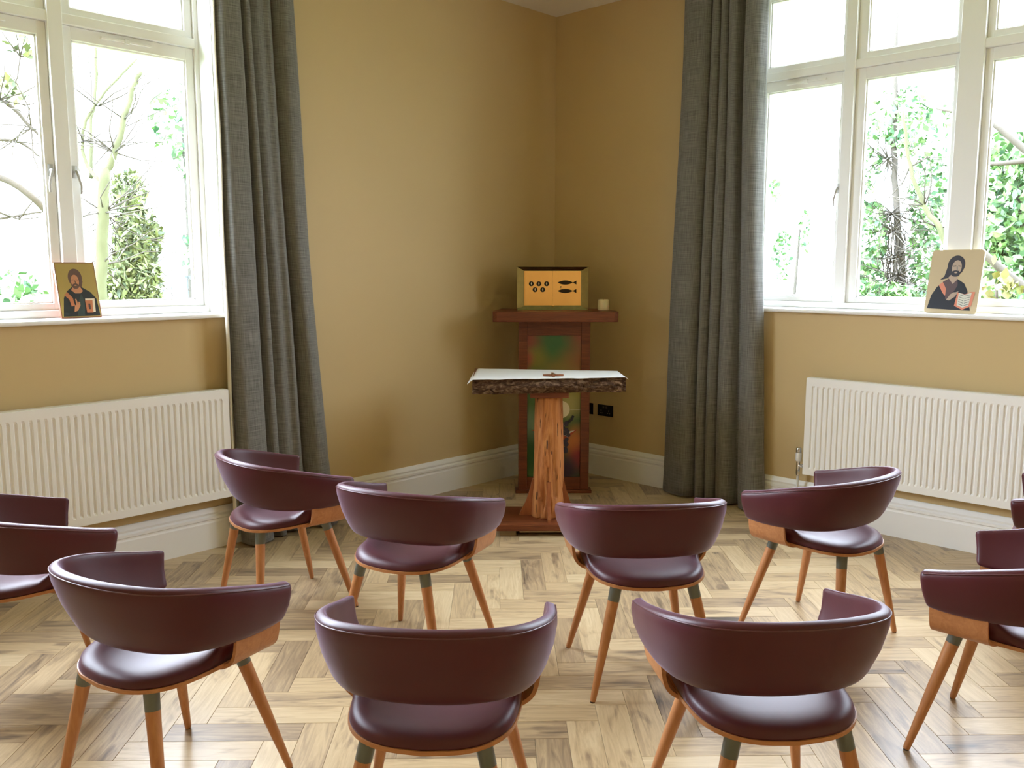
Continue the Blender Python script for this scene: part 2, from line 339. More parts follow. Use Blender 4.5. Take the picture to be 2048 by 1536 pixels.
# ------------------------------------------------------------------ windows
def handle_mesh(parent, loc, T, flip):
    m_ = MB()
    q = lambda a, d, z: T((loc[0]+a, loc[1]-d, loc[2]+z))
    def bx(a0, d0, z0, a1, d1, z1):
        p0, p1 = q(a0, d0, z0), q(a1, d1, z1); m_.box([min(p0[i], p1[i]) for i in range(3)], [max(p0[i], p1[i]) for i in range(3)])
    bx(-.011, 0, -.03, .011, .006, .03)
    m_.tube([q(0, .004, 0), q(0, .030, 0)], .008, 10)
    m_.tube([q(0, .030, .004), q(flip*.008, .034, -.03), q(flip*.018, .036, -.07), q(flip*.016, .034, -.11)], [.008, .007, .006, .005], 8)
    return m_.build('handle', CHROME_S, parent, True)
CHROME_S = mat('painted_handle', srgb(190, 188, 184), .35, 0)
def window(name, label, lights, mulls, ends, T, handles, stays):
    """local frame: a along the wall, d outwards (0 = inner wall face), z up; T maps (a,d,z) to world"""
    root = struct(empty(name), label)
    def bx(m_, a0, d0, z0, a1, d1, z1, r=.004):
        p0, p1 = T((a0, d0, z0)), T((a1, d1, z1)); m_.bbox([min(p0[i], p1[i]) for i in range(3)], [max(p0[i], p1[i]) for i in range(3)], r)
    D0, D1 = .145, .235
    m_ = MB(); bx(m_, ends[0], D0, SILL+.025, ends[1], D1, 1.368); bx(m_, ends[0], D0, 3.31, ends[1], D1, HEAD)
    bx(m_, ends[0], D0+.001, 1.364, ends[0]+.035, D1, 3.314); bx(m_, ends[1]-.035, D0+.001, 1.364, ends[1], D1, 3.314)
    m_.build('frame', WHITE, root)
    for a0, a1 in mulls:
        m_ = MB(); bx(m_, a0, D0-.012, 1.366, a1, D1, 3.312); m_.build('mullion', WHITE, root)
    m_ = MB(); bx(m_, ends[0]+.03, D0-.005, 2.772, ends[1]-.03, D1, 2.822); m_.build('transom', WHITE, root)
    edges = [ends[0]+.035]+[e for mm in mulls for e in mm]+[ends[1]-.035]
    for i, (g0, g1) in enumerate(lights):
        e0, e1 = edges[2*i], edges[2*i+1]
        for (z0, z1, gz0, gz1) in ((1.368, 2.772, 1.402, 2.706), (2.822, 3.31, 2.862, 3.27)):
            m_ = MB()
            bx(m_, e0, .165, z0, g0, .215, z1); bx(m_, g1, .165, z0, e1, .215, z1); bx(m_, g0-.004, .165, z0, g1+.004, .215, gz0); bx(m_, g0-.004, .165, gz1, g1+.004, .215, z1)
            # glazing bead step
            for (a0, za, a1, zb) in ((g0-.002, gz0, g0+.008, gz1), (g1-.008, gz0, g1+.002, gz1), (g0, gz0-.002, g1, gz0+.008), (g0, gz1-.008, g1, gz1+.002)):
                bx(m_, a0, .178, za, a1, .205, zb, .002)
            sash = m_.build('sash', WHITE, root)
            g = MB(); bx(g, g0-.002, .189, gz0-.002, g1+.002, .193, gz1+.002, .0005); g.build('pane', GLASS, sash)
    for a, z, fl in handles: handle_mesh(root, (a, .165, z), T, fl)
    for a, z in stays:
        m_ = MB(); bx(m_, a-.13, .15, z-.006, a+.13, .166, z+.006, .002); bx(m_, a-.012, .146, z-.012, a+.012, .166, z+.012, .002); m_.build('casement_stay', WHITE, root)
    m_ = MB(); p0, p1 = T((ends[0]-.035, -.045, SILL)), T((ends[1]+.035, 0.001, SILL+.024)); m_.bbox([min(p0[i], p1[i]) for i in range(3)], [max(p0[i], p1[i]) for i in range(3)], .009)
    p0, p1 = T((ends[0]+.001, -.01, SILL+.0)), T((ends[1]-.001, .25, SILL+.0245)); m_.box([min(p0[i], p1[i]) for i in range(3)], [max(p0[i], p1[i]) for i in range(3)])
    m_.build('window_sill', WHITE, root)
    # painted linings of the reveal
    m_ = MB()
    for a0, a1, za, zb in ((ends[0]-.001, ends[0]+.012, 1.33, HEAD), (ends[1]-.012, ends[1]+.001, 1.33, HEAD), (ends[0], ends[1], HEAD-.012, HEAD+.001)): bx(m_, a0, .0, za, a1, .15, zb, .002)
    m_.build('reveal_lining', WHITE, root)
    return root
TR = lambda p: Vector((p[0], p[1], p[2]))
TL = lambda p: Vector((-p[1], -p[0], p[2]))
window('window_2', 'white timber casement window with transom lights on the right', [(1.685, 2.178), (2.325, 2.826), (3.02, 3.52), (3.655, 4.15)],
       [(2.204, 2.266), (2.853, 2.980), (3.567, 3.629)], RWIN, TR, [(2.192, 2.07, -1)], [(1.95, 2.742)])
window('window_1', 'white timber casement window with transom lights on the left', [(2.88, 3.472), (3.635, 4.14), (4.335, 4.835), (4.99, 5.49)],
       [(3.520, 3.590), (4.172, 4.298), (4.872, 4.94)], (2.80, 5.56), TL, [(3.497, 2.06, -1), (3.612, 2.06, 1)], [(3.2, 2.742), (3.9, 2.742)])

# ------------------------------------------------------------------ radiators
def radiator(name, label, L, T, valve_at):
    """local a along the wall 0..L, d out of the wall, z 0..0.605"""
    root = tag(empty(name), label, 'radiator', 'radiators under the windows')
    Hh, D0, D1 = .605, .035, .100
    def P(a, d, z): return T((a, d, z))
    nfl = int((L-.05)/.0333); a00 = (L-nfl*.0333)/2
    cols = [(0, 0)]
    for i in range(nfl):
        s = a00+i*.0333
        cols += [(s+.003, 0), (s+.008, 1), (s+.0165, 1), (s+.0215, 0)]
    cols.append((L, 0))
    rows = [(.0, 0), (.038, 0), (.052, 1), (Hh-.058, 1), (Hh-.044, 0), (Hh, 0)]
    m_ = MB(); v = []
    for z, fz in rows:
        for a, fa in cols: v.append(P(a, D1-.009*fz*fa, z))
    n = len(cols); f = [(r_*n+i, r_*n+i+1, (r_+1)*n+i+1, (r_+1)*n+i) for r_ in range(len(rows)-1) for i in range(n-1)]
    m_.add(v, f); m_.build('front_panel', RADW, root)
    m_ = MB()
    def bx(a0, d0, z0, a1, d1, z1, r=.003):
        p0, p1 = P(a0, d0, z0), P(a1, d1, z1); m_.bbox([min(p0[i], p1[i]) for i in range(3)], [max(p0[i], p1[i]) for i in range(3)], r)
    bx(0, D0, .005, L, D0+.012, Hh-.005); bx(-.001, D0, .0, .004, D1-.0005, Hh-.001, .0015); bx(L-.004, D0, 0, L+.001, D1-.0005, Hh-.001, .0015)
    bx(0, D1-.012, Hh-.003, L, D1-.001, Hh+.002, .0015); bx(0, D1-.012, -.002, L, D1-.001, .003, .0015)
    m_.build('casing', RADW, root)
    m_ = MB(); bx(.002, D0+.002, Hh-.001, L-.002, D1-.012, Hh+.004, .001)
    m_.build('top_grille', RADW, root)
    for a in (.2, L-.2):
        m_ = MB(); bx(a-.02, .001, .06, a+.02, D0+.004, Hh-.06, .002)
        m_.build('bracket', RADW, root)
    if valve_at is not None:
        a = valve_at; d = .07
        v_ = empty('valve'); v_.parent = root
        m_ = MB(); m_.tube([P(a, d, -.02), P(a, d, .072)], .011, 12); m_.tube([P(a, d, .045), P(.002, d, .045)], .009, 10); m_.tube([P(a+.012, d, .045), P(a+.030, d, .045)], .0125, 6); m_.tube([P(a, d, .018), P(a, d, -.012)], .0135, 6)
        m_.build('valve_body', CHROME, v_, auto=40)
        m_ = MB(); m_.tube([P(a, d, .070), P(a, d, .078), P(a, d, .120), P(a, d, .126)], [.014, .018, .018, .015], 14); m_.build('thermostat_head', VALVEW, v_, auto=40)
        m_ = MB(); m_.tube([P(a, d, .124), P(a, d, .128), P(a, d, .152), P(a, d, .158)], [.014, .017, .017, .013], 14); m_.build('chrome_cap', CHROME, v_, auto=40)
        m_ = MB(); m_.tube([P(a, d, -.015), P(a, d, -.303)], .0078, 10); m_.build('feed_pipe', VALVEW, v_, True)
    return root
rebase(radiator('radiator', 'white fluted panel radiator with valve, below the right window', 1.80, lambda p: Vector((2.162+p[0], -p[1], .303+p[2])), -.044), (3.06, -.07, .303))
rebase(radiator('radiator', 'white fluted panel radiator below the left window', 1.80, lambda p: Vector((p[1], -2.85-p[0], .303+p[2])), None), (.07, -3.74, .303))

# ------------------------------------------------------------------ curtains
def curtain(name, label, T, keys, zbot, ztop, folds, seed, lining_side):
    """keys: list of (z, a0, a1); a along wall; d out of wall. folds: list of (t, d) control points."""
    nz, na = 40, 150
    r = random.Random(seed)
    ph = [r.uniform(0, 6) for _ in range(8)]
    V, UVc = [], []
    fold = cr_curve(folds, na)
    for i in range(nz+1):
        z = zbot+(ztop-zbot)*i/nz
        for kk in range(len(keys)-1):
            if keys[kk][0] <= z <= keys[kk+1][0] or kk == len(keys)-2:
                q = (z-keys[kk][0])/(keys[kk+1][0]-keys[kk][0]); q = min(max(q, 0), 1); a0 = keys[kk][1]+(keys[kk+1][1]-keys[kk][1])*q; a1 = keys[kk][2]+(keys[kk+1][2]-keys[kk][2])*q; break
        hz = i/nz
        for j in range(na):
            t, d = fold[j]
            pinch = 1-.25*hz
            wob = .006*math.sin(3*hz*3+ph[0]+t*5)+.004*math.sin(hz*9+ph[1]+t*11)
            dd = .035+(d)*pinch*(1+.12*math.sin(hz*4+ph[2]+t*7))+wob*min(1, d*12)
            tt = t+.008*math.sin(hz*5+ph[3]+t*9)*math.sin(math.pi*t)
            V.append(T((a0+(a1-a0)*tt, max(dd, .03), z))); UVc.append((j/na*1.5, z))
    f = [(i*na+j, i*na+j+1, (i+1)*na+j+1, (i+1)*na+j) for i in range(nz) for j in range(na-1)]
    o = mesh(name, V, f, CURT, None, True); ul = o.data.uv_layers.new(name='UVMap')
    for lp in o.data.loops: ul.data[lp.index].uv = UVc[lp.vertex_index]
    sm = o.modifiers.new('thickness', 'SOLIDIFY'); sm.thickness = .003; sm.offset = 0
    tag(o, label, 'curtain', 'full-length grey curtains')
    return o
# fold control points: (position along the width, depth out of the wall)
FL = [(0, .03), (.012, .10), (.05, .135), (.15, .14), (.25, .12), (.285, .07), (.295, .035), (.31, .05), (.345, .10), (.40, .095), (.43, .05), (.445, .02), (.47, .035), (.53, .06), (.60, .055), (.655, .07), (.70, .05), (.725, .02), (.74, .03), (.765, .085), (.82, .12), (.90, .115), (.975, .08), (1, .03)]
cl = curtain('curtain', 'long grey woven curtain hanging left of the corner by the left window', lambda p: Vector((p[1]+.0, -p[0], p[2])), [(0.012, 2.79, 2.15), (.4, 2.795, 2.205), (1.7, 2.815, 2.285), (3.0, 2.83, 2.345), (3.4, 2.83, 2.36)], .012, 3.40, FL, 3, 0)
FR = [(0, .03), (.015, .08), (.08, .105), (.18, .115), (.27, .10), (.31, .06), (.325, .03), (.345, .06), (.38, .085), (.42, .06), (.435, .03), (.455, .06), (.49, .08), (.53, .055), (.545, .03), (.57, .065), (.62, .095), (.68, .085), (.715, .04), (.735, .015), (.765, .03), (.80, .095), (.88, .13), (.96, .11), (1, .03)]
crt = curtain('curtain', 'long grey woven curtain hanging right of the corner by the right window', lambda p: Vector((p[0], -p[1], p[2])), [(0.012, 1.115, 1.90), (.4, 1.125, 1.875), (1.7, 1.165, 1.82), (3.0, 1.20, 1.79), (3.4, 1.205, 1.785)], .012, 3.40, FR, 5, 1)
m_ = MB(); nl = 24; v = []
for i in range(nl+1):
    z = .06+(3.40-.06)*i/nl
    for (a, d) in ((2.79, .055), (2.826, .062), (2.842, .082), (2.836, .108)): v.append((d+.004*math.sin(i*.9), -a-.006*(z/3.4)-.002*math.sin(i*.7), z))
m_.add(v, [(i*4+j, i*4+j+1, (i+1)*4+j+1, (i+1)*4+j) for i in range(nl) for j in range(3)])
lin = m_.build('lining', LINING, cl, True); lin['label'] = 'cream curtain lining showing at the edge'
lin.modifiers.new('thickness', 'SOLIDIFY').thickness = .002
for nm, a, b_, lab in (('left', (.06, -5.9, 3.405), (.10, -2.30, 3.43), 'white curtain track fixed above the left window'), ('right', (1.15, -.10, 3.405), (4.6, -.06, 3.43), 'white curtain track fixed above the right window')):
    m_ = MB().bbox(a, b_, .004); c0 = Vector(a)*.5+Vector(b_)*.5
    for k in range(5):
        t = .08+.84*k/4; p = Vector(a).lerp(Vector(b_), t); px = (p.x, c0.y) if nm == 'right' else (c0.x, p.y)
        m_.box((px[0]-.012, px[1]-.012, 3.43), (px[0]+.012, px[1]+.012, HC))
    tag(m_.build('curtain_track', WHITE), lab, 'curtain track')

# ------------------------------------------------------------------ sockets on the right wall
def socket(name, x0, x1, z0, z1, lab, gangs):
    root = tag(empty(name, ((x0+x1)/2, 0, (z0+z1)/2)), lab, 'socket')
    W_, H_ = (x1-x0)/2, (z1-z0)/2
    MB().bbox((-W_, -.009, -H_), (W_, -.0002, H_), .003).build('plate', BLACK, root)
    for g in gangs:
        m_ = MB(); m_.box((g-.0025, -.0096, -.006), (g+.0025, -.009, .006)); m_.box((g-.013, -.0096, -.022), (g-.006, -.009, -.017)); m_.box((g+.006, -.0096, -.022), (g+.013, -.009, -.017))
        m_.build('pin_slot', SOCKW, root)
    m_ = MB()
    for s in ((-.014, .014) if len(gangs) == 2 else (0,)): m_.bbox((s-.007, -.0125, .018), (s+.007, -.0088, .032), .0015)
    m_.build('switch', mat('switch_rocker', srgb(70, 64, 56), .4), root)
socket('wall_socket', .454, .600, .464, .550, 'black double wall socket beside the wooden stand', (-.036, .036))
socket('wall_socket', .322, .408, .464, .550, 'black single wall socket half hidden by the wooden stand', (0,))

# ------------------------------------------------------------------ stand in the corner with painted panel
U0 = -.054
st = tag(empty('tabernacle_stand', uv(U0, .85)), 'tall red-brown wooden stand with thick shelf and painted panel, in the corner', 'stand')
st.rotation_euler = (0, 0, R(45))          # local x = along the diagonal (u), local y = into the corner (-v)
hw = .249
MB().bbox((-hw, -.027, .022), (-hw+.062, .033, 1.216), .003).bbox((hw-.062, -.027, .022), (hw, .033, 1.216), .003).bbox((-hw+.062, -.026, 1.117), (hw-.062, .032, 1.216), .002).bbox((-hw+.062, -.026, .022), (hw-.062, .032, .112), .002).build('panel_frame', WALNUT, st)
MB().bbox((-hw-.02, -.05, 0), (hw+.02, .05, .022), .004).build('foot', WALNUT, st)
shp = [(-.428, .02), (-.428, -.125), (-.40, -.140), (-.2, -.150), (0, -.153), (.2, -.150), (.40, -.140), (.428, -.125), (.428, .02), (.37, .33), (-.37, .33)]
sh = MB().prism(shp, 1.216, 1.287).build('shelf', WALNUT, st)
bv = sh.modifiers.new('b', 'BEVEL'); bv.width = .005; bv.segments = 2; bv.limit_method = 'ANGLE'
# painted panel: soft colour fields
PAINT = bpy.data.materials.new('painted_panel'); PAINT.use_nodes = True; nt = PAINT.node_tree; N = nt.nodes; Lk = nt.links.new
b = N['Principled BSDF']; b.inputs['Roughness'].default_value = .35
tc = N.new('ShaderNodeTexCoord'); nz_ = N.new('ShaderNodeTexNoise'); nz_.inputs['Scale'].default_value = 4; Lk(tc.outputs['Object'], nz_.inputs[0])
wv = N.new('ShaderNodeVectorMath'); wv.operation = 'MULTIPLY_ADD'; wv.inputs[1].default_value = (.12, .12, .12); Lk(nz_.outputs['Color'], wv.inputs[0]); Lk(tc.outputs['Object'], wv.inputs[2])
col = None
for (x, z, r_, c) in [(0, .6, 5, srgb(74, 104, 52)), (-.20, 1.12, .17, srgb(150, 66, 48)), (.02, 1.08, .19, srgb(62, 108, 56)), (.22, 1.12, .16, srgb(160, 72, 52)), (-.12, .95, .12, srgb(128, 120, 50)), (-.22, .94, .10, srgb(160, 74, 58)), (.2, .90, .2, srgb(152, 92, 58)), (.05, .8, .2, srgb(140, 120, 60)), (.14, .72, .16, srgb(150, 140, 62)), (-.2, .45, .16, srgb(120, 140, 112)), (-.2, .3, .2, srgb(40, 84, 40)), (.16, .36, .14, srgb(196, 110, 48)), (.20, .25, .12, srgb(160, 48, 52)), (.08, .17, .14, srgb(60, 34, 60)), (.12, .62, .12, srgb(170, 160, 96))]:
    if col is None:
        rgb = N.new('ShaderNodeRGB'); rgb.outputs[0].default_value = c; col = rgb.outputs[0]; continue
    ds = N.new('ShaderNodeVectorMath'); ds.operation = 'DISTANCE'; ds.inputs[1].default_value = (x+.06, .02, z+.06); Lk(wv.outputs[0], ds.inputs[0])
    mr = N.new('ShaderNodeMapRange'); mr.interpolation_type = 'SMOOTHSTEP'; mr.inputs[1].default_value = r_*.25; mr.inputs[2].default_value = r_*1.15; mr.inputs[3].default_value = .95; mr.inputs[4].default_value = 0; Lk(ds.outputs['Value'], mr.inputs[0])
    mx = N.new('ShaderNodeMix'); mx.data_type = 'RGBA'; Lk(mr.outputs[0], mx.inputs[0]); Lk(col, mx.inputs[6]); mx.inputs[7].default_value = c; col = mx.outputs[2]
Lk(col, b.inputs['Base Color'])
MB().box((-hw+.058, -.012, .108), (hw-.058, .02, 1.121)).build('painted_panel', PAINT, st)
pmats = [mat('pnt_wafer', srgb(226, 212, 178), .4), mat('pnt_line', srgb(206, 204, 160), .4), mat('pnt_grape', srgb(52, 48, 66), .3), mat('pnt_stem', srgb(38, 40, 44), .4), mat('pnt_red', srgb(176, 72, 36), .4), mat('pnt_glint', srgb(190, 190, 200), .3), mat('pnt_white', srgb(210, 206, 190), .4)]
def disc(m_, x, z, r_, y, mi, n=24, sx=1): m_.add([(x+sx*r_*math.cos(2*math.pi*k/n), y, z+r_*math.sin(2*math.pi*k/n)) for k in range(n)], [tuple(range(n))], mi)
def poly(m_, pts, y, mi): m_.add([(x, y, z) for x, z in pts], [tuple(range(len(pts)))], mi)
m_ = MB(); Y = -.0125
disc(m_, .050, .595, .062, Y, 0); poly(m_, [(.115, .593), (.19, .593), (.19, .597), (.115, .597)], Y, 1)
poly(m_, [(-.16, .448), (-.10, .456), (.0, .40), (.07, .36), (.165, .452), (.07, .43), (0, .43)], Y-.0003, 4)
poly(m_, [(.075, .405), (.15, .445), (.075, .438)], Y-.0006, 6)
gr = random.Random(4)
for i in range(60):
    t = gr.random(); zc = .50-.21*t; xr = .05*(1-.6*abs(t-.4)); disc(m_, .055+gr.uniform(-xr, xr), zc, .0145, Y-.001-.0001*i, 2, 12); disc(m_, .052+gr.uniform(-xr, xr), zc+.003, .0028, Y-.0047, 5, 8)
poly(m_, [(.075, .50), (.115, .525), (.13, .555), (.145, .548), (.13, .515), (.09, .485)], Y-.0048, 3)
m_.build('painted_motif', None, st, mats=pmats)

# brass tabernacle on the shelf
tb_ = tag(empty('tabernacle', uv(-.060, .738, 1.287), R(45)), 'brass box with framed doors cut with five loaves and two fish, on the corner shelf', 'tabernacle')
TW, TH, TD = .251, .302, .25
MB().bbox((-TW+.004, .012, .002), (TW-.004, TD, TH-.002), .003).build('body', BRASS, tb_)
m_ = MB(); o_ = [(-TW, 0), (TW, 0), (TW, TH), (-TW, TH)]; i_ = [(-TW+.050, .030), (TW-.050, .030), (TW-.050, TH-.028), (-TW+.050, TH-.028)]
v = [(x, .0, z) for x, z in o_]+[(x, .013, z) for x, z in i_]+[(x, .022, z) for x, z in o_]+[(x, .022, z) for x, z in i_]
m_.add(v, [(k, (k+1) % 4, 4+(k+1) % 4, 4+k) for k in range(4)]+[(k, 8+k, 8+(k+1) % 4, (k+1) % 4) for k in range(4)]+[(4+k, 4+(k+1) % 4, 12+(k+1) % 4, 12+k) for k in range(4)])
m_.build('bevelled_frame', BRASS, tb_)
dx = TW-.051
dl = MB().bbox((-dx, .010, .031), (-.002, .0215, TH-.029), .001).build('door', BRASSD, tb_)
dr = MB().bbox((-.001, .010, .031), (dx, .0215, TH-.029), .001).build('door', BRASSD, tb_)
for (x, z) in ((-.1505, .183), (-.097, .183), (-.0425, .183), (-.124, .142), (-.070, .142)):
    c_ = MB().lathe([(.0172, 0), (.0172, .004), (.006, .0042)], 24, T=Matrix.Translation((x, .0102, z)) @ Matrix.Rotation(R(90), 4, 'X')).build('loaf', DARKIN, dl, auto=40)
    MB().box((x-.0016, .0048, z-.011), (x+.0016, .0058, z+.011)).box((x-.005, .0048, z-.0012), (x+.005, .0058, z+.0012)).build('loaf_glint', LGLINT, dl)  # bright reflection on each loaf disc, modelled as pale bars
for z in (.192, .133):
    m_ = MB(); n = 14; pts = []
    for k in range(n+1): t = k/n; pts.append((.035+.108*t, z+.0145*math.sin(math.pi*t)**.8))
    for k in range(n-1, 0, -1): t = k/n; pts.append((.035+.108*t, z-.0145*math.sin(math.pi*t)**.8))
    m_.add([(x, .0068, zz) for x, zz in pts]+[(x, .0104, zz) for x, zz in pts], [tuple(range(len(pts)))]+[(k, (k+1) % len(pts), len(pts)+(k+1) % len(pts), len(pts)+k) for k in range(len(pts))])
    tl = [(.141, z), (.168, z+.014), (.168, z-.014)]
    m_.add([(x, .0068, zz) for x, zz in tl]+[(x, .0104, zz) for x, zz in tl], [(0, 1, 2), (0, 3, 4, 1), (1, 4, 5, 2), (2, 5, 3, 0)])
    m_.build('fish', DARKIN, dr)
MB().lathe([(.004, 0), (.004, .004), (.0015, .005)], 12, T=Matrix.Translation((.058, .0102, .163)) @ Matrix.Rotation(R(90), 4, 'X')).box((.0565, .006, .152), (.0595, .010, .163)).build('keyhole', DARKIN, dr)
MB().bbox((-.004, .002, .026), (.012, .012, .036), .002).build('catch', BRASSD, dr)
cnd = MB().lathe([(.032, 0), (.0385, .002), (.0390, .006), (.0385, .070), (.036, .0755), (.028, .073), (.012, .069)], 28).build('candle', WAX, auto=50)
cnd.location = uv(.292, .79, 1.287); tag(cnd, 'short cream pillar candle on the shelf beside the brass box', 'candle')
wk = MB().tube([(0, 0, .068), (.001, 0, .079)], .0012, 6).build('wick', FELT, cnd)

# ------------------------------------------------------------------ altar
al = tag(empty('altar', uv(-.14, 1.68), R(45)), 'small altar of a bark-edged slab on a stripped tree trunk', 'altar')
# local: x = u, y = into the corner
MB().bbox((-.335, -.225, .034), (.335, .19, .072), .006).build('base_board', WALNUT, al)
FBM = mat('foot_block', srgb(150, 130, 100), .6)
for fx0, fy0 in ((-.30, -.20), (.20, -.20), (-.30, .10), (.20, .10)): MB().bbox((fx0, fy0, 0), (fx0+.10, fy0+.065, .034), .002).build('foot_block', FBM, al)
MB().box((-.18, -.195, .018), (.33, -.185, .030)).build('packing_strip', mat('packing', srgb(170, 150, 112), .6), al)
# trunk with irregular flutes
v, f = [], []; nh, na = 60, 64
prf = cr_curve([(0, .105), (.06, .103), (.16, .096), (.30, .094), (.45, .090), (.60, .087), (.74, .086)], nh+1)
for i in range(nh+1):
    h_, r0 = prf[i]
    for k in range(na):
        a = 2*math.pi*k/na
        rr = r0*(1+.035*math.sin(2*a+.6)+.03*math.sin(3*a+1.5+h_*1.5))
        p_ = Vector((math.cos(a)*2.2, math.sin(a)*2.2, h_*3.0)); rr += .006*noise.noise(p_*1.6)
        g = noise.noise(Vector((math.cos(a)*9, math.sin(a)*9, h_*5.5+3)))
        low = max(0, 1-h_/.55)
        if g > .18: rr -= (.007+.016*low)*min(1, (g-.18)*5)
        v.append((rr*math.cos(a)*.97, rr*math.sin(a), .072+h_))
f = [(i*na+k, i*na+(k+1) % na, (i+1)*na+(k+1) % na, (i+1)*na+k) for i in range(nh) for k in range(na)]+[tuple(range(na))[::-1], tuple(nh*na+k for k in range(na))]
mesh('trunk', v, f, YEW, al, True)
def gusset(T):
    m_ = MB(); pts = [(.085, .072), (.175, .072), (.172, .085), (.135, .16), (.11, .24), (.096, .30), (.085, .30)]
    m_.prism(pts, -.011, .011, T=T @ Matrix.Rotation(R(90), 4, 'X')); return m_.build('gusset', YEWF, al)
YEWF = wood('gusset_wood', [(.25, srgb(140, 76, 40)), (.75, srgb(172, 104, 60))], (40, 40, 5), .5)
for a in (0, 90, 180, 270): gusset(Matrix.Rotation(R(a), 4, 'Z'))
MB().bbox((-.115, -.10, .812), (.115, .10, .846), .003).build('cleat', WALNUT, al)
# bark-edged slab: front edge waney
v, f = [], []; nx, nzz = 220, 14
rows = []
def front_y(x): t = (x+.455)/.915; return -.175+.105*t-.0   # left end nearer the room
def back_y(x): t = (x+.455)/.915; return .43-.14*t
secs = []
for i in range(nx+1):
    x = -.457+.915*i/nx; sec = []
    yf, yb = front_y(x), back_y(x)
    for k in range(nzz+1):
        t = k/nzz; z = .846+.084*t
        nn = noise.noise(Vector((x*9, 1.7, z*22)))*.012+noise.noise(Vector((x*38, 4, z*60)))*.007+noise.noise(Vector((x*110, 9, z*130)))*.0035
        bul = -.014*math.sin(math.pi*t)-.016*math.exp(-((x+.02)/.13)**2)*math.sin(math.pi*t)
        zz = z+(noise.noise(Vector((x*14, 7, 0)))*.004 if k in (0,) else 0)
        sec.append((x, yf+nn+bul+.012*t, zz))
    sec += [(x, yb, .930), (x, yb-.0, .846)]
    secs.append(sec)
m = len(secs[0]); v = [p for s in secs for p in s]; fm = []
for i in range(nx):
    for k in range(m): f.append((i*m+k, i*m+(k+1) % m, (i+1)*m+(k+1) % m, (i+1)*m+k)); fm.append(0 if k < nzz else 1)
f += [tuple(range(m))[::-1], tuple(nx*m+k for k in range(m))]; fm += [1, 1]
sl = mesh('slab', v, f, None, al, False, [BARK, WALNUT], fm); sl['label'] = 'slab with rough bark front edge'
# linen cloth
v, f = [], []; nx, ny = 60, 24
for i in range(nx+1):
    x = -.485+.955*i/nx
    for j in range(ny+1):
        t = j/ny; xx = min(max(x, -.455), .46); y0, y1 = front_y(xx)+.004, back_y(xx)-.05
        shrink = 1-.0*t
        y = y0+(y1-y0)*t; z = .934+.0015*noise.noise(Vector((x*6, y*6, 0)))
        over = max(0, abs(x+.0)-.456); z -= over*.9 if over > .004 else 0
        xs = x*(1-.045*t) if x < 0 else x*(1-.015*t)
        z -= (.010*max(0, -noise.noise(Vector((x*8, 3, 1)))) if j == 0 else 0)
        v.append((xs, y-(.012 if j == 0 else 0), z))
f = [(i*(ny+1)+j, (i+1)*(ny+1)+j, (i+1)*(ny+1)+j+1, i*(ny+1)+j+1) for i in range(nx) for j in range(ny)]
clo = mesh('altar_cloth', v, f, CLOTH, None, True); clo.location = uv(-.14, 1.68); clo.rotation_euler = (0, 0, R(45)); sm = clo.modifiers.new('t', 'SOLIDIFY'); sm.thickness = .002; sm.offset = 1
tag(clo, 'white linen cloth covering the altar slab', 'cloth')
crs = MB().bbox((-.062, -.008, 0), (.062, .008, .011), .002).bbox((-.008, -.045, .0005), (.008, .085, .0115), .002).build('cross', mat('cross_wood', srgb(150, 92, 62), .5))
crs.location = uv(-.115, 1.715, .9375); crs.rotation_euler = (0, 0, R(45)); tag(crs, 'small flat wooden cross lying on the altar cloth', 'cross')
MB().lathe([(.013, .011), (.013, .0155), (.008, .016)], 12).build('centre_disc', BRASS, crs)

# ------------------------------------------------------------------ icons on the window sills
def icon(name, label, loc, rz, tilt, w_, h_, shapes, pal, back, radius):
    root = tag(empty(name, loc, rz), label, 'icon')
    root.rotation_euler = (tilt, 0, rz)
    n = 6; pts = []
    for (cx, cz, a0) in ((w_/2-radius, radius, -90), (w_/2-radius, h_-radius, 0), (-w_/2+radius, h_-radius, 90), (-w_/2+radius, radius, 180)):
        for k in range(n+1): a = R(a0+90*k/n); pts.append((cx+radius*math.cos(a), cz+radius*math.sin(a)))
    MB().prism(pts, 0, .018, T=Matrix.Rotation(R(90), 4, 'X') @ Matrix.Translation((0, 0, -.018))).build('board', back, root)
    m_ = MB()
    for i, (kind, mi, data) in enumerate(shapes):
        y = -.0006-.00012*i
        if kind == 'e':
            cx, cz, rx, rz_ = data; pp = [(cx+rx*math.cos(2*math.pi*k/28), cz+rz_*math.sin(2*math.pi*k/28)) for k in range(28)]
        else: pp = data
        m_.add([((x-.5)*w_, y, z*h_) for x, z in pp], [tuple(range(len(pp)))], mi)
    m_.build('painted_figure', None, root, mats=pal)
    return root
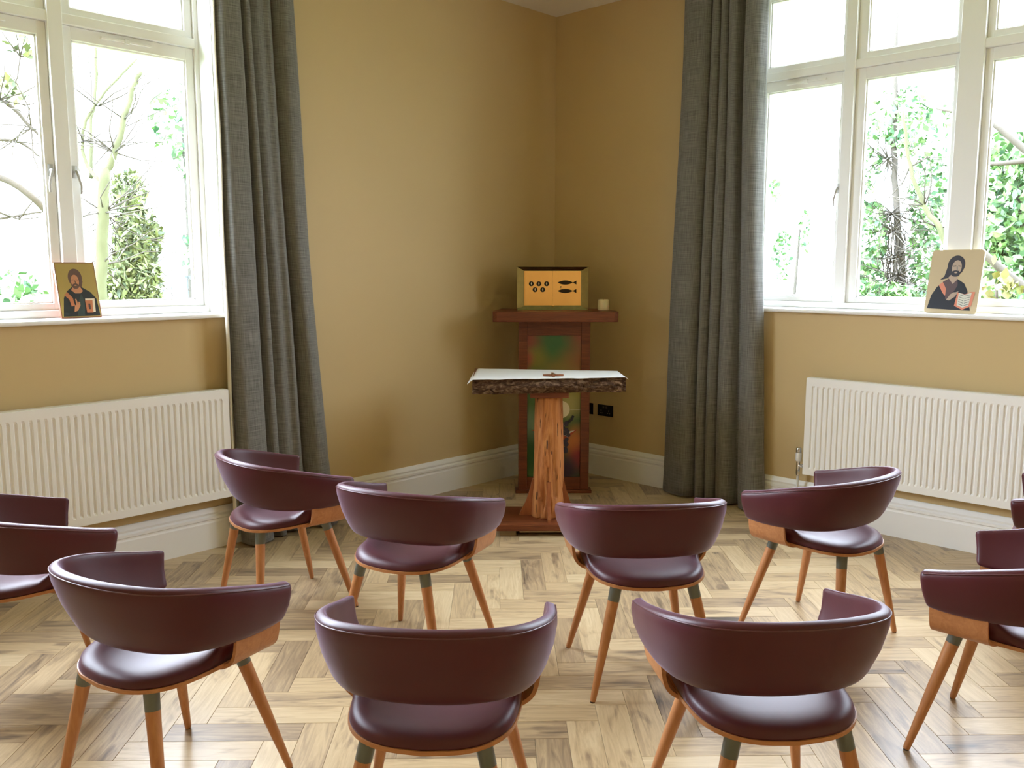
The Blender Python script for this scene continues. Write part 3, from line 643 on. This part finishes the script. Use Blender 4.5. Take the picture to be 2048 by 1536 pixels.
# left icon
ipal = [mat('ic_gold', srgb(166, 140, 74), .35), mat('ic_skin', srgb(186, 124, 84), .45), mat('ic_hair', srgb(92, 64, 48), .5), mat('ic_robe', srgb(30, 32, 30), .5), mat('ic_orange', srgb(176, 104, 62), .5), mat('ic_page', srgb(224, 206, 176), .5), mat('ic_robe2', srgb(48, 60, 54), .5), mat('ic_line', srgb(66, 44, 34), .5)]
sL = [('p', 0, [(.02, .02), (.98, .02), (.98, .98), (.02, .98)]),
      ('e', 2, (.47, .72, .175, .165)), ('p', 2, [(.32, .68), (.36, .56), (.60, .54), (.65, .66)]),
      ('p', 3, [(.05, .03), (.12, .36), (.22, .48), (.36, .56), (.60, .55), (.80, .46), (.93, .34), (.97, .03)]),
      ('p', 1, [(.33, .50), (.38, .56), (.56, .56), (.62, .48), (.55, .44), (.42, .44)]),
      ('p', 4, [(.14, .41), (.22, .47), (.34, .36), (.37, .22), (.28, .21), (.25, .33)]),
      ('p', 6, [(.40, .04), (.58, .04), (.62, .30), (.56, .44), (.48, .30)]),
      ('e', 1, (.455, .66, .10, .115)), ('e', 2, (.455, .57, .085, .05)), ('e', 1, (.455, .585, .03, .012)),
      ('p', 7, [(.37, .685), (.43, .69), (.43, .678), (.37, .675)]), ('p', 7, [(.48, .69), (.54, .685), (.54, .675), (.48, .678)]), ('p', 7, [(.445, .67), (.455, .62), (.475, .615), (.465, .67)]), ('p', 7, [(.40, .605), (.51, .605), (.50, .595), (.41, .595)]),
      ('p', 1, [(.33, .11), (.42, .13), (.50, .22), (.50, .28), (.46, .29), (.45, .24), (.42, .34), (.39, .34), (.40, .24), (.36, .22)]),
      ('p', 5, [(.64, .10), (.86, .10), (.88, .34), (.64, .34)]), ('p', 4, [(.64, .09), (.80, .09), (.82, .31), (.63, .31)]), ('p', 7, [(.68, .20), (.76, .20), (.76, .205), (.68, .205)]), ('p', 7, [(.70, .15), (.75, .15), (.75, .25), (.70, .25)])]
icon('icon_painting', 'small gold icon of a robed bearded figure holding a closed book, left sill', (-.032, -3.552, 1.3305), R(90), R(-14), .192, .285, sL, ipal, mat('icon_edge', srgb(128, 74, 50), .5), .002)
ipal2 = [mat('ic2_ground', srgb(206, 186, 150), .45), mat('ic2_skin', srgb(190, 168, 150), .45), mat('ic2_hair', srgb(58, 56, 66), .5), mat('ic2_robe', srgb(34, 38, 50), .5), mat('ic2_salmon', srgb(222, 138, 112), .5), mat('ic2_page', srgb(226, 224, 212), .5), mat('ic2_tunic', srgb(98, 78, 82), .5), mat('ic2_text', srgb(130, 132, 128), .5)]
sR = [('e', 2, (.50, .76, .165, .15)), ('p', 2, [(.34, .74), (.30, .58), (.22, .52), (.42, .56), (.56, .60), (.64, .66)]),
      ('p', 3, [(.05, .07), (.10, .28), (.18, .40), (.30, .50), (.40, .55), (.54, .55), (.70, .47), (.78, .36), (.80, .28), (.88, .05)]),
      ('p', 6, [(.30, .50), (.40, .55), (.56, .54), (.58, .44), (.50, .30), (.38, .22), (.36, .34)]),
      ('p', 4, [(.22, .44), (.29, .49), (.37, .38), (.37, .27), (.31, .32)]),
      ('p', 1, [(.38, .56), (.44, .62), (.54, .60), (.56, .53), (.48, .46)]),
      ('e', 1, (.515, .72, .092, .115)), ('e', 2, (.505, .625, .085, .05)), ('e', 1, (.51, .64, .03, .012)),
      ('p', 2, [(.44, .745), (.50, .75), (.50, .737), (.44, .732)]), ('p', 2, [(.54, .75), (.595, .745), (.595, .732), (.54, .737)]), ('p', 7, [(.51, .735), (.52, .685), (.54, .68), (.53, .735)]), ('p', 2, [(.45, .668), (.57, .668), (.56, .655), (.46, .655)]),
      ('p', 1, [(.40, .21), (.46, .20), (.56, .26), (.62, .35), (.56, .33), (.53, .33), (.47, .30)]),
      ('p', 4, [(.57, .12), (.73, .06), (.89, .12), (.93, .34), (.86, .34), (.74, .30), (.60, .33)]),
      ('p', 5, [(.62, .13), (.73, .095), (.84, .13), (.87, .33), (.74, .295), (.625, .325)])]
for k in range(5): sR += [('p', 7, [(.64, .30-.036*k), (.73, .275-.036*k), (.73, .265-.036*k), (.64, .29-.036*k)]), ('p', 7, [(.75, .275-.036*k), (.845, .30-.036*k), (.845, .29-.036*k), (.75, .265-.036*k)])]
icon('icon_painting', 'pale rounded icon of a robed bearded figure with an open red book, right sill', (2.927, .012, 1.3305), 0, R(-14.5), .275, .365, sR, ipal2, ipal2[0], .02)

# ------------------------------------------------------------------ chairs
def make_chair():
    root = empty('armchair')
    # ---- backrest band
    top = [(-.290, .212, .636), (-.296, .125, .655), (-.299, .02, .683), (-.283, -.10, .712), (-.226, -.205, .733), (-.122, -.263, .744), (0, -.280, .747)]
    bot = [(-.259, .192, .519), (-.262, .125, .513), (-.257, .02, .513), (-.234, -.075, .518), (-.180, -.145, .524), (-.095, -.183, .528), (0, -.194, .529)]
    mir = lambda L: L+[(-x, y, z) for x, y, z in L[-2::-1]]
    NS, NC = 73, 26
    T_, B_ = cr_curve(mir(top), NS), cr_curve(mir(bot), NS)
    # denser ends
    ss = [0, .003, .008, .015, .025]
    def samp(C, t):
        u = t*(NS-1); k = min(int(u), NS-2); q = u-k; return Vector(C[k]).lerp(Vector(C[k+1]), q)
    ts = ss+[.025+.95*i/60 for i in range(1, 60)]+[1-s for s in ss[::-1]]
    arc = [samp(T_, i/400) for i in range(401)]; total = sum((arc[i+1]-arc[i]).length for i in range(400))
    V = []; seam = []
    for t in ts:
        a, c = samp(B_, t), samp(T_, t)
        e = .004; tg = ((samp(T_, min(t+e, 1))+samp(B_, min(t+e, 1)))-(samp(T_, max(t-e, 0))+samp(B_, max(t-e, 0)))).normalized()
        upv = (c-a); h = upv.length; upn = upv/h; nrm = tg.cross(upn).normalized()      # points outwards
        mid2 = (a+c)/2
        if nrm.dot(Vector((mid2.x, mid2.y+.02, 0))) < 0: nrm = -nrm
        d = min(t, 1-t)*total; r_ = .020; sh = 0; ts_ = 1
        if d < r_: sh = r_-math.sqrt(max(0, r_*r_-(r_-d)**2)); ts_ = max(.12, math.sqrt(max(0, 1-((r_-d)/r_)**2)))
        hh = h/2-sh*.85; th = .0185*ts_
        bul = .014*(1-(0))
        for k in range(NC):
            an = 2*math.pi*k/NC; ca, sa = math.cos(an), math.sin(an)
            px = math.copysign(abs(ca)**(.55), ca); pz = math.copysign(abs(sa)**(.32), sa)
            V.append(mid2+upn*(hh*pz)+nrm*(th*px+bul*(1-pz*pz)*.8))
        an = R(52); px = math.cos(an)**.55; pz = math.sin(an)**.32
        seam.append(mid2+upn*(hh*pz+.0015)+nrm*(th*px+bul*(1-pz*pz)*.8+.0006))
    n = len(ts); F = [(i*NC+k, i*NC+(k+1) % NC, (i+1)*NC+(k+1) % NC, (i+1)*NC+k) for i in range(n-1) for k in range(NC)]+[tuple(range(NC)), tuple((n-1)*NC+k for k in range(NC))[::-1]]
    br = mesh('backrest', V, F, LEATHER, root, True)
    fixn(br)
    MB().tube(seam[3:-3], .0019, 6).build('piping', PIPING, br, True)
    # ---- seat: outline and height field shared by ply and cushion
    half = [(0, -.243), (.10, -.230), (.165, -.195), (.208, -.135), (.224, -.05), (.226, .04), (.222, .10), (.214, .16), (.196, .197), (.15, .212), (0, .217)]
    rgt = cr_curve(half, 33); outl = rgt+[(-x, y) for x, y in rgt[-2:0:-1]]
    def rise(x, y):
        s = max(0, (abs(x)-.135)/.09); yb = max(0, min(1, (y+.06)/.09))*max(0, min(1, (.235-y)/.06)); yb = yb*yb*(3-2*yb)
        return .060*min(s, 1.0)**1.5*yb
    def base(x, y): return .436+.035*(y+.0)+.006*(abs(x)/.22)**2-(.012*max(0, (y-.15)/.065)**2)
    def layer(scale, zf, rings): return [[(x*s*scale, y*s*scale, zf(x*s*scale, y*s*scale, s)) for x, y in outl] for s in rings]
    def shell(name, top_f, bot_f, scale, m, par):
        rings = [.02, .25, .5, .7, .82, .9, .95, .98, 1.0]; no = len(outl)
        A = layer(scale, top_f, rings); Bq = layer(scale, bot_f, rings[::-1])
        V = [p for r_ in A+Bq for p in r_]; L = len(A+Bq)
        F = [(i*no+k, i*no+(k+1) % no, (i+1)*no+(k+1) % no, (i+1)*no+k) for i in range(L-1) for k in range(no)]+[tuple(range(no))[::-1], tuple((L-1)*no+k for k in range(no))]
        o = mesh(name, V, F, m, par, True); fixn(o); return o
    shade(shell('seat_shell', lambda x, y, s: base(x, y)-.0005, lambda x, y, s: base(x, y)-.0115, 1.0, PLY, root), 50)
    def ctop(x, y, s): return base(x, y)+.041*(max(0, 1-s**6))**.5+.004-.008*(1-s*s)+rise(x, y)
    cu = shell('seat_cushion', ctop, lambda x, y, s: base(x, y)+.0002, .985, LEATHER, root)
    # ---- side wings joining shell and arm
    for sg in (1, -1):
        cs = cr_curve([(.150, .4275), (.190, .4285), (.222, .4345), (.247, .453), (.259, .485), (.265, .525), (.270, .55)], 22)
        V = []; ny = 12; n = len(cs)
        for side in (0, 1):
            for i, (x, z) in enumerate(cs):
                t0 = Vector(cs[min(i+1, n-1)])-Vector(cs[max(i-1, 0)]); t0.normalize(); nx_, nz_2 = t0.y, -t0.x
                ox, oz = (x, z) if side == 0 else (x+nx_*.011, z+nz_2*.011)
                q = i/(n-1); y0 = .012; y1 = .182
                if q < .35: y1 -= .05*((.35-q)/.35)**2
                if q < .45: y0 += -.02*((.45-q)/.45)
                for j in range(ny+1):
                    yy = y0+(y1-y0)*j/ny; V.append((sg*ox, yy, oz+.035*yy*max(0, 1-q*1.6)))
        W = ny+1; F = []
        off = n*W
        for i in range(n-1):
            for j in range(ny):
                F.append((i*W+j, i*W+j+1, (i+1)*W+j+1, (i+1)*W+j)); F.append((off+i*W+j, off+(i+1)*W+j, off+(i+1)*W+j+1, off+i*W+j+1))
            F.append((i*W, (i+1)*W, off+(i+1)*W, off+i*W)); F.append((i*W+ny, off+i*W+ny, off+(i+1)*W+ny, (i+1)*W+ny))
        for j in range(ny): F.append((j, off+j, off+j+1, j+1)); F.append(((n-1)*W+j, (n-1)*W+j+1, off+(n-1)*W+j+1, off+(n-1)*W+j))
        o = mesh('side_wing', V, F, PLY, root, True); fixn(o); shade(o, 45)
    # ---- legs with metal collars
    for (tx, ty, fx, fy) in ((.150, .125, .240, .235), (-.150, .125, -.240, .235), (.145, -.180, .240, -.235), (-.145, -.180, -.240, -.235)):
        zt = .428+.035*ty-.006
        a, c = Vector((tx, ty, zt)), Vector((fx, fy, .004)); L = (c-a).length; d = (c-a)/L
        P = lambda s: a+d*(L*s)
        lg = MB().tube([P(.09), P(.12), P(.5), P(.8), P(.985), P(1)], [.0212, .0212, .0180, .0140, .0112, .0098], 16).build('leg', LEGW, root); shade(lg, 50)
        co = MB().tube([P(0), P(.02), P(.118), P(.122)], [.0226, .0222, .0216, .0208], 16).build('collar', COLLAR, lg); shade(co, 50)
        MB().tube([P(.992), Vector((fx, fy, .0))+d*.001], .0088, 10).build('glide', FELT, lg)
    m_ = MB()
    for s in (1, -1):
        a, c = Vector((.145*s, -.18, .412)), Vector((-.150*s, .125, .4225)); dd = (c-a).normalized(); nn = Vector((-dd.y, dd.x, 0))*.02
        z = Vector((0, 0, .004)); m_.add([a-nn-z, a+nn-z, c+nn-z, c-nn-z, a-nn+z, a+nn+z, c+nn+z, c-nn+z], [(0,3,2,1),(4,5,6,7),(0,1,5,4),(1,2,6,5),(2,3,7,6),(3,0,4,7)])
    m_.build('under_frame', COLLAR, root)
    return root
def fixn(o):
    bm = bmesh.new(); bm.from_mesh(o.data); bmesh.ops.recalc_face_normals(bm, faces=bm.faces[:]); bm.to_mesh(o.data); bm.free()
CH = [  # x, y, facing angle (deg), label
    (1.040, -3.086, 82.0, 'burgundy armchair in front of the left curtain'),
    (1.889, -2.993, 108.4, 'burgundy armchair left of the altar base, right of the one by the left curtain'),
    (2.651, -2.495, 141.3, 'burgundy armchair right of the altar, seen from behind, two legs fully visible'),
    (2.984, -1.639, 174.7, 'burgundy armchair in front of the right radiator beside its valve'),
    (1.086, -4.181, 86.6, 'burgundy armchair cut off by the left edge, before the left radiator'),
    (2.082, -4.119, 103.5, 'burgundy armchair in the near row, furthest left of the three'),
    (2.898, -3.762, 129.3, 'burgundy armchair in the near row, middle one, facing straight to the altar'),
    (3.493, -3.121, 141.6, 'burgundy armchair in the near row, furthest right of the three'),
    (3.861, -2.112, 180.8, 'burgundy armchair facing left, cut off by the right edge, with its seat visible'),
    (3.770, -0.940, 190.0, 'burgundy armchair almost wholly outside the right edge, only an arm tip showing'),
]
proto = make_chair()
for i, (x, y, a, lab) in enumerate(CH):
    o = proto if i == 0 else copy_tree(proto)
    o.location = (x, y, 0); o.rotation_euler = (0, 0, R(a-90)); tag(o, lab, 'chair', 'burgundy armchairs facing the altar')

# ------------------------------------------------------------------ ceiling light behind the camera's head
lamp = tag(empty('ceiling_lamp', (4.6, -5.4, HC)), 'round opal ceiling lamp above the near chairs', 'lamp')
MB().lathe([(.17, -.03), (.17, 0), (.02, 0)], 32).build('mount', WHITE, lamp, auto=40)
OPAL = bpy.data.materials.new('opal_glow'); OPAL.use_nodes = True; b = OPAL.node_tree.nodes['Principled BSDF']; b.inputs['Emission Color'].default_value = (1, .78, .52, 1); b.inputs['Emission Strength'].default_value = 16
MB().lathe([(.02, -.095), (.09, -.088), (.14, -.068), (.16, -.03)], 32).build('shade', OPAL, lamp, True)

# ------------------------------------------------------------------ garden outside
GRASS = mat('grass', srgb(84, 98, 56), .9, var=(3, .3))
TRUNK = mat('tree_bark', srgb(84, 86, 64), .9, 0, .1, var=(6, .3))
TWIG = mat('twig_bark', srgb(74, 70, 64), .9, 0, .1, var=(5, .25))
def leafmat(name, c1, c2):
    m = mat(name, c1, .55, 0, .4); nt = m.node_tree; N = nt.nodes
    g = N.new('ShaderNodeNewGeometry'); rp = N.new('ShaderNodeValToRGB'); rp.color_ramp.elements[0].color = c1; rp.color_ramp.elements[1].color = c2
    nt.links.new(g.outputs['Random Per Island'], rp.inputs[0]); nt.links.new(rp.outputs[0], N['Principled BSDF'].inputs['Base Color'])
    return m
LEAFA = leafmat('leaf_conifer', srgb(44, 58, 38), srgb(128, 138, 88))
LEAFB = leafmat('leaf_laurel', srgb(38, 74, 48), srgb(120, 156, 96))
LEAFC = leafmat('leaf_yellow', srgb(92, 96, 48), srgb(112, 106, 56))
struct(MB().box((-40, WT, -.35), (RX+20, 45, -.15)).box((-40, -30, -.35), (-WT, WT, -.15)).box((-WT, -30, -.35), (RX+20, RY-WT, -.15)).build('ground', GRASS), 'grass outside the windows')
def leaves(name, blobs, n, size, m, parent, seed, aspect=1.8):
    r = random.Random(seed); V, F = [], []; tot = sum(b_[3]*b_[4]*b_[5] for b_ in blobs)
    for (cx, cy, cz, rx, ry, rz) in blobs:
        for _ in range(int(n*rx*ry*rz/tot)):
            while True:
                p = Vector((r.uniform(-1, 1), r.uniform(-1, 1), r.uniform(-1, 1)))
                if p.length < 1: break
            if r.random() < .5: p = p.normalized()*r.uniform(.7, 1)
            c = Vector((cx+p.x*rx, cy+p.y*ry, cz+p.z*rz)); a = Vector((r.gauss(0, 1), r.gauss(0, 1), r.gauss(0, 1)-.3)).normalized(); b2 = a.orthogonal().normalized()
            b2 = (b2*math.cos(r.random()*6)+a.cross(b2)*math.sin(r.random()*6)).normalized(); s = size*r.uniform(.6, 1.3); k = len(V)
            V += [c-a*s*aspect*.5, c+b2*s*.5, c+a*s*aspect*.5, c-b2*s*.5]; F.append((k, k+1, k+2, k+3))
    o = mesh(name, V, F, m, parent); o['kind'] = 'stuff'; return o
def limb(m_, pts, r0, r1, n=8, jit=0, seed=0):
    q = cr_curve(pts, max(6, len(pts)*4)); rr = random.Random(seed)
    q = [(x+rr.uniform(-jit, jit), y+rr.uniform(-jit, jit), z) for x, y, z in q]
    m_.tube(q, [r0+(r1-r0)*i/(len(q)-1) for i in range(len(q))], n)
def twigs(m_, starts, n, L, r0, seed, upw=.3):
    r = random.Random(seed)
    for _ in range(n):
        p = Vector(r.choice(starts)); d = Vector((r.gauss(0, 1), r.gauss(0, 1), r.gauss(upw, .8))).normalized(); pts = [tuple(p)]
        for k in range(4): d = (d+Vector((r.gauss(0, .3), r.gauss(0, .3), r.gauss(.02, .25)))).normalized(); p = p+d*L*r.uniform(.15, .3); pts.append(tuple(p))
        m_.tube(pts, [r0, r0*.8, r0*.6, r0*.45, r0*.3], 5)
# left: forked tree with conifer behind it
t1 = tag(empty('forked_tree', (-5.72, -1.32, -.15)), 'forked pale tree outside the left window', 'tree')
def rel(t, pts): o = t.location; return [(p[0]-o.x, p[1]-o.y, p[2]-o.z)+tuple(p[3:]) for p in pts]
m_ = MB(); limb(m_, rel(t1, [(-5.72, -1.34, -.2), (-5.71, -1.30, 1.23), (-5.68, -1.24, 2.0), (-5.66, -1.18, 2.68)]), .085, .06, 10, .012, 1); m_.build('trunk', TRUNK, t1, True)
m_ = MB(); limb(m_, rel(t1, [(-5.67, -1.18, 2.6), (-5.62, -1.08, 2.86), (-5.58, -.97, 3.23), (-5.54, -.87, 3.57), (-5.50, -.80, 3.76)]), .042, .026, 9, .01, 2); m_.build('branch', TRUNK, t1, True)
m_ = MB(); limb(m_, rel(t1, [(-5.68, -1.2, 2.5), (-5.95, -1.27, 2.75), (-6.02, -1.27, 3.05), (-5.98, -1.17, 3.35), (-5.92, -1.01, 3.58), (-5.79, -.70, 3.96)]), .024, .014, 8, .008, 3); m_.build('branch', TRUNK, t1, True)
m_ = MB(); limb(m_, rel(t1, [(-6.0, -1.2, 2.6), (-6.2, -1.1, 3.2), (-6.24, -1.0, 3.7), (-6.22, -.98, 4.3)]), .026, .016, 7, .01, 4); m_.build('branch', TRUNK, t1, True)
m_ = MB(); twigs(m_, rel(t1, [(-5.62, -1.08, 2.86), (-5.58, -.97, 3.23), (-6.0, -1.27, 3.0), (-5.67, -1.22, 2.2), (-5.7, -1.28, 1.6), (-5.95, -1.1, 3.4)]), 46, 1.2, .010, 5); tw = m_.build('twigs', TWIG, t1, True); tw['kind'] = 'stuff'
t2 = tag(empty('conifer', (-6.6, -.55, -.15)), 'bushy conifer beside the forked tree outside the left window', 'tree')
m_ = MB(); limb(m_, [(0, 0, 0), (.02, .02, 1.5), (0, 0, 2.8)], .08, .03); m_.build('trunk', TWIG, t2, True)
m_ = MB(); twigs(m_, [(0, 0, 1.2), (0, 0, 1.6), (0, 0, 2.0), (0, 0, 2.4)], 40, 1.5, .01, 8, -.1); tw = m_.build('twigs', TWIG, t2, True); tw['kind'] = 'stuff'
leaves('foliage', rel(t2, [(-6.5, -.60, 1.35, .45, .34, .55), (-6.5, -.50, 1.95, .40, .27, .45), (-6.55, -.56, 2.5, .3, .2, .3), (-6.4, -.85, 1.3, .3, .25, .35)]), 5200, .04, LEAFA, t2, 11, 3.2)
t3 = tag(empty('bare_tree', (-4.9, -3.9, -.15)), 'bare branched tree seen through the leftmost pane', 'tree')
m_ = MB(); limb(m_, rel(t3, [(-4.9, -3.9, -.15), (-4.9, -3.85, 1.5), (-4.8, -3.8, 2.6), (-4.7, -3.7, 4.6)]), .16, .07); m_.build('trunk', TRUNK, t3, True)
for k, (pts, r0, r1) in enumerate([([(-4.82, -3.8, 2.7), (-4.3, -3.2, 3.1), (-4.06, -2.67, 3.02), (-3.97, -2.38, 2.72)], .035, .012), ([(-4.86, -3.83, 2.2), (-3.6, -3.4, 2.4), (-3.09, -2.93, 2.25), (-3.02, -2.67, 2.0)], .035, .028), ([(-4.8, -3.8, 2.5), (-5.03, -2.41, 2.81), (-4.92, -2.06, 2.65)], .03, .008), ([(-4.88, -3.84, 1.7), (-5.04, -2.46, 2.05), (-4.92, -2.06, 2.14)], .025, .006)]):
    m_ = MB(); limb(m_, rel(t3, pts), r0, r1, 7, .01, 20+k); m_.build('branch', TWIG, t3, True)
m_ = MB(); twigs(m_, rel(t3, [(-4.06, -2.67, 3.02), (-4.0, -2.45, 2.8), (-5.0, -2.3, 2.8), (-4.0, -2.5, 3.4), (-5.0, -2.3, 2.05)]), 30, .9, .008, 9); tw = m_.build('twigs', TWIG, t3, True); tw['kind'] = 'stuff'
leaves('foliage', rel(t3, [(-4.0, -2.5, 3.5, .12, .12, .12), (-4.05, -2.6, 3.2, .1, .1, .1), (-4.0, -2.62, 3.05, .1, .15, .1)]), 90, .05, LEAFA, t3, 13)
for k, (x, y, z, s, lab) in enumerate([(-13.4, 3.5, 4.7, 1.0, 'hazy far tree left of the left curtain'), (-10.6, 2.66, 2.05, .9, 'hazy far bush low beside the left curtain'), (-12.7, -.2, 1.0, .9, 'far low bush at the left edge of the left window')]):
    t = tag(empty('far_bush', (x, y, -.15)), lab, 'tree')
    m_ = MB(); limb(m_, [(0, 0, 0), (.05, 0, z*.6), (0, 0, z)], .07, .03); m_.build('stem', TWIG, t, True)
    leaves('foliage', [(0, 0, z, .7*s, .7*s, .8*s), (.3, .3, z-.8*s, .6*s, .6*s, .5*s)], 420, .12, LEAFB, t, 30+k)
sg = tag(empty('garden_sign', (-8.18, .555, -.15), R(64)), 'white notice board on posts outside the left window', 'sign')
MB().bbox((-.30, -.012, 1.46), (.30, .012, 1.72), .004).build('board', WHITE, sg)
for x in (-.2, .2): MB().bbox((x-.03, -.045, 0), (x+.03, -.013, 1.7), .004).build('post', WHITE, sg)
rl = tag(empty('railing', (-9.0, 1.25, -.15), R(64)), 'grey metal railing behind the white notice board', 'railing')
METAL = mat('railing_paint', srgb(60, 68, 76), .5)
for k in range(12): MB().box((-.66+.12*k, -.008, 0), (-.644+.12*k, .008, 1.62)).build('baluster', METAL, rl)
MB().box((-.7, -.02, 1.56), (.72, .02, 1.60)).build('top_rail', METAL, rl)
# right: ivy trunk, leaning branch, shrubs
t4 = tag(empty('ivy_tree', (.78, 5.12, -.15)), 'twig-tangled ivy trunk in the middle pane of the right window', 'tree')
m_ = MB(); limb(m_, rel(t4, [(.82, 5.14, -.15), (.80, 5.12, 1.36), (.69, 5.08, 2.23), (.62, 5.1, 3.0), (.55, 5.1, 4.4)]), .045, .03, 8, .012, 6); m_.build('trunk', TWIG, t4, True)
m_ = MB(); twigs(m_, rel(t4, [(.72, 4.98, 1.4), (.74, 5.0, 1.7), (.70, 4.98, 2.0), (.68, 4.98, 2.2), (.74, 4.98, 1.2), (.60, 5.0, 2.8), (.8, 4.95, 1.5)]), 190, .75, .007, 15, -.25); tw = m_.build('twigs', TWIG, t4, True); tw['kind'] = 'stuff'
m_ = MB(); rv_ = random.Random(44)
for k in range(44):
    z = rv_.uniform(1.9, 2.35); x, y = rv_.gauss(-.06, .05), rv_.gauss(-.03, .05); pts = [(x, y, z)]
    while z > .6 and len(pts) < 9: z -= rv_.uniform(.1, .2); x += rv_.gauss(.012, .025); y += rv_.gauss(0, .02); pts.append((x, y, z))
    m_.tube(pts, rv_.uniform(.003, .009), 5)
vn = m_.build('hanging_vines', TWIG, t4, True); vn['kind'] = 'stuff'
leaves('ivy', rel(t4, [(.45, 4.95, 1.9, .22, .2, .5), (.42, 4.95, 2.9, .14, .14, .5), (.98, 5.2, 2.4, .22, .2, .5), (1.0, 5.2, 1.7, .2, .2, .5), (.75, 5.1, 3.2, .25, .2, .4), (.46, 4.95, 1.35, .25, .2, .3)]), 2400, .05, LEAFB, t4, 17)
t5 = tag(empty('leaning_branch_tree', (1.75, 4.42, -.15)), 'leaning bare branch behind the pale icon on the right sill', 'tree')
m_ = MB(); limb(m_, rel(t5, [(1.72, 4.40, -.15), (1.66, 4.36, 1.2), (1.46, 4.29, 1.92), (1.29, 4.24, 2.21), (1.14, 4.18, 2.64), (1.06, 4.1, 3.2)]), .042, .015, 8, .012, 7); m_.build('trunk', TRUNK, t5, True)
m_ = MB(); twigs(m_, rel(t5, [(1.29, 4.24, 2.21), (1.4, 4.27, 2.0), (1.14, 4.18, 2.6)]), 16, .8, .009, 19); tw = m_.build('twigs', TWIG, t5, True); tw['kind'] = 'stuff'
t6 = tag(empty('laurel_shrub', (2.1, 4.6, -.15)), 'dense green laurel shrub behind the right pane of the right window', 'shrub')
m_ = MB(); limb(m_, [(0, 0, 0), (.05, 0, 1.2), (-.05, 0, 2.6)], .06, .03); m_.build('stem', TWIG, t6, True)
m_ = MB(); limb(m_, rel(t6, [(1.6, 3.5, 3.05), (2.05, 3.44, 2.88), (2.34, 3.51, 2.62), (2.7, 3.6, 2.3)]), .018, .04, 7); limb(m_, rel(t6, [(1.95, 3.5, 2.52), (2.2, 3.5, 2.50), (2.7, 3.6, 2.54)]), .012, .03, 7); limb(m_, rel(t6, [(2.1, 3.3, 1.75), (2.35, 3.4, 1.5), (2.6, 3.5, 1.3)]), .03, .05, 7); m_.build('branches', TWIG, t6, True)
leaves('foliage', rel(t6, [(2.05, 4.5, 2.2, .45, .3, .55), (2.15, 4.5, 1.5, .5, .3, .45), (2.3, 4.5, 2.7, .3, .25, .3), (2.4, 4.4, 1.3, .4, .3, .4), (1.85, 4.6, 2.75, .16, .2, .2)]), 4200, .062, LEAFB, t6, 21)
t7 = tag(empty('yellow_leaved_shrub', (2.4, 3.0, -.15)), 'yellow-leaved shrub low behind the pale icon on the right sill', 'shrub')
m_ = MB(); limb(m_, [(0, 0, 0), (.02, .02, .9), (-.06, 0, 1.6)], .03, .012); m_.build('stem', TWIG, t7, True)
leaves('foliage', rel(t7, [(2.38, 3.0, 1.42, .18, .15, .12), (2.3, 3.05, 1.62, .05, .05, .05)]), 46, .06, LEAFC, t7, 23)
t8 = tag(empty('fern_shrub', (.75, 4.6, -.15)), 'light green ferny shrub at the foot of the ivy trunk', 'shrub')
m_ = MB(); limb(m_, [(0, 0, 0), (.02, 0, .8), (0, 0, 1.3)], .03, .012); m_.build('stem', TWIG, t8, True)
leaves('foliage', rel(t8, [(.62, 4.6, 1.25, .3, .2, .2), (.95, 4.65, 1.2, .3, .2, .22)]), 900, .04, LEAFB, t8, 25, 3)
t9 = tag(empty('hazy_shrub', (-1.2, 6.4, -.15)), 'hazy green shrub in the pane next to the right curtain', 'shrub')
m_ = MB(); limb(m_, [(0, 0, 0), (.05, 0, 1.2), (.1, 0, 2.3)], .04, .015); m_.build('stem', TWIG, t9, True)
leaves('foliage', rel(t9, [(-1.35, 6.4, 1.75, .14, .14, .35), (-1.0, 6.4, 2.1, .12, .12, .3), (-1.5, 6.4, 2.7, .1, .1, .2)]), 320, .05, LEAFB, t9, 27)
t10 = tag(empty('pale_tree', (.68, 6.14, -.15)), 'pale leaning trunk behind the ivy trunk outside the right window', 'tree')
m_ = MB(); limb(m_, [(0, 0, 0), (.02, 0, 1.6), (.16, .05, 2.5), (.3, .1, 4.2)], .10, .06); m_.build('trunk', mat('birch_bark', srgb(150, 146, 138), .8), t10, True)
leaves('foliage', rel(t10, [(.9, 6.2, 3.2, .3, .2, .4), (.2, 6.1, 3.5, .3, .2, .3), (1.1, 6.2, 2.6, .15, .15, .3)]), 300, .05, LEAFB, t10, 29)
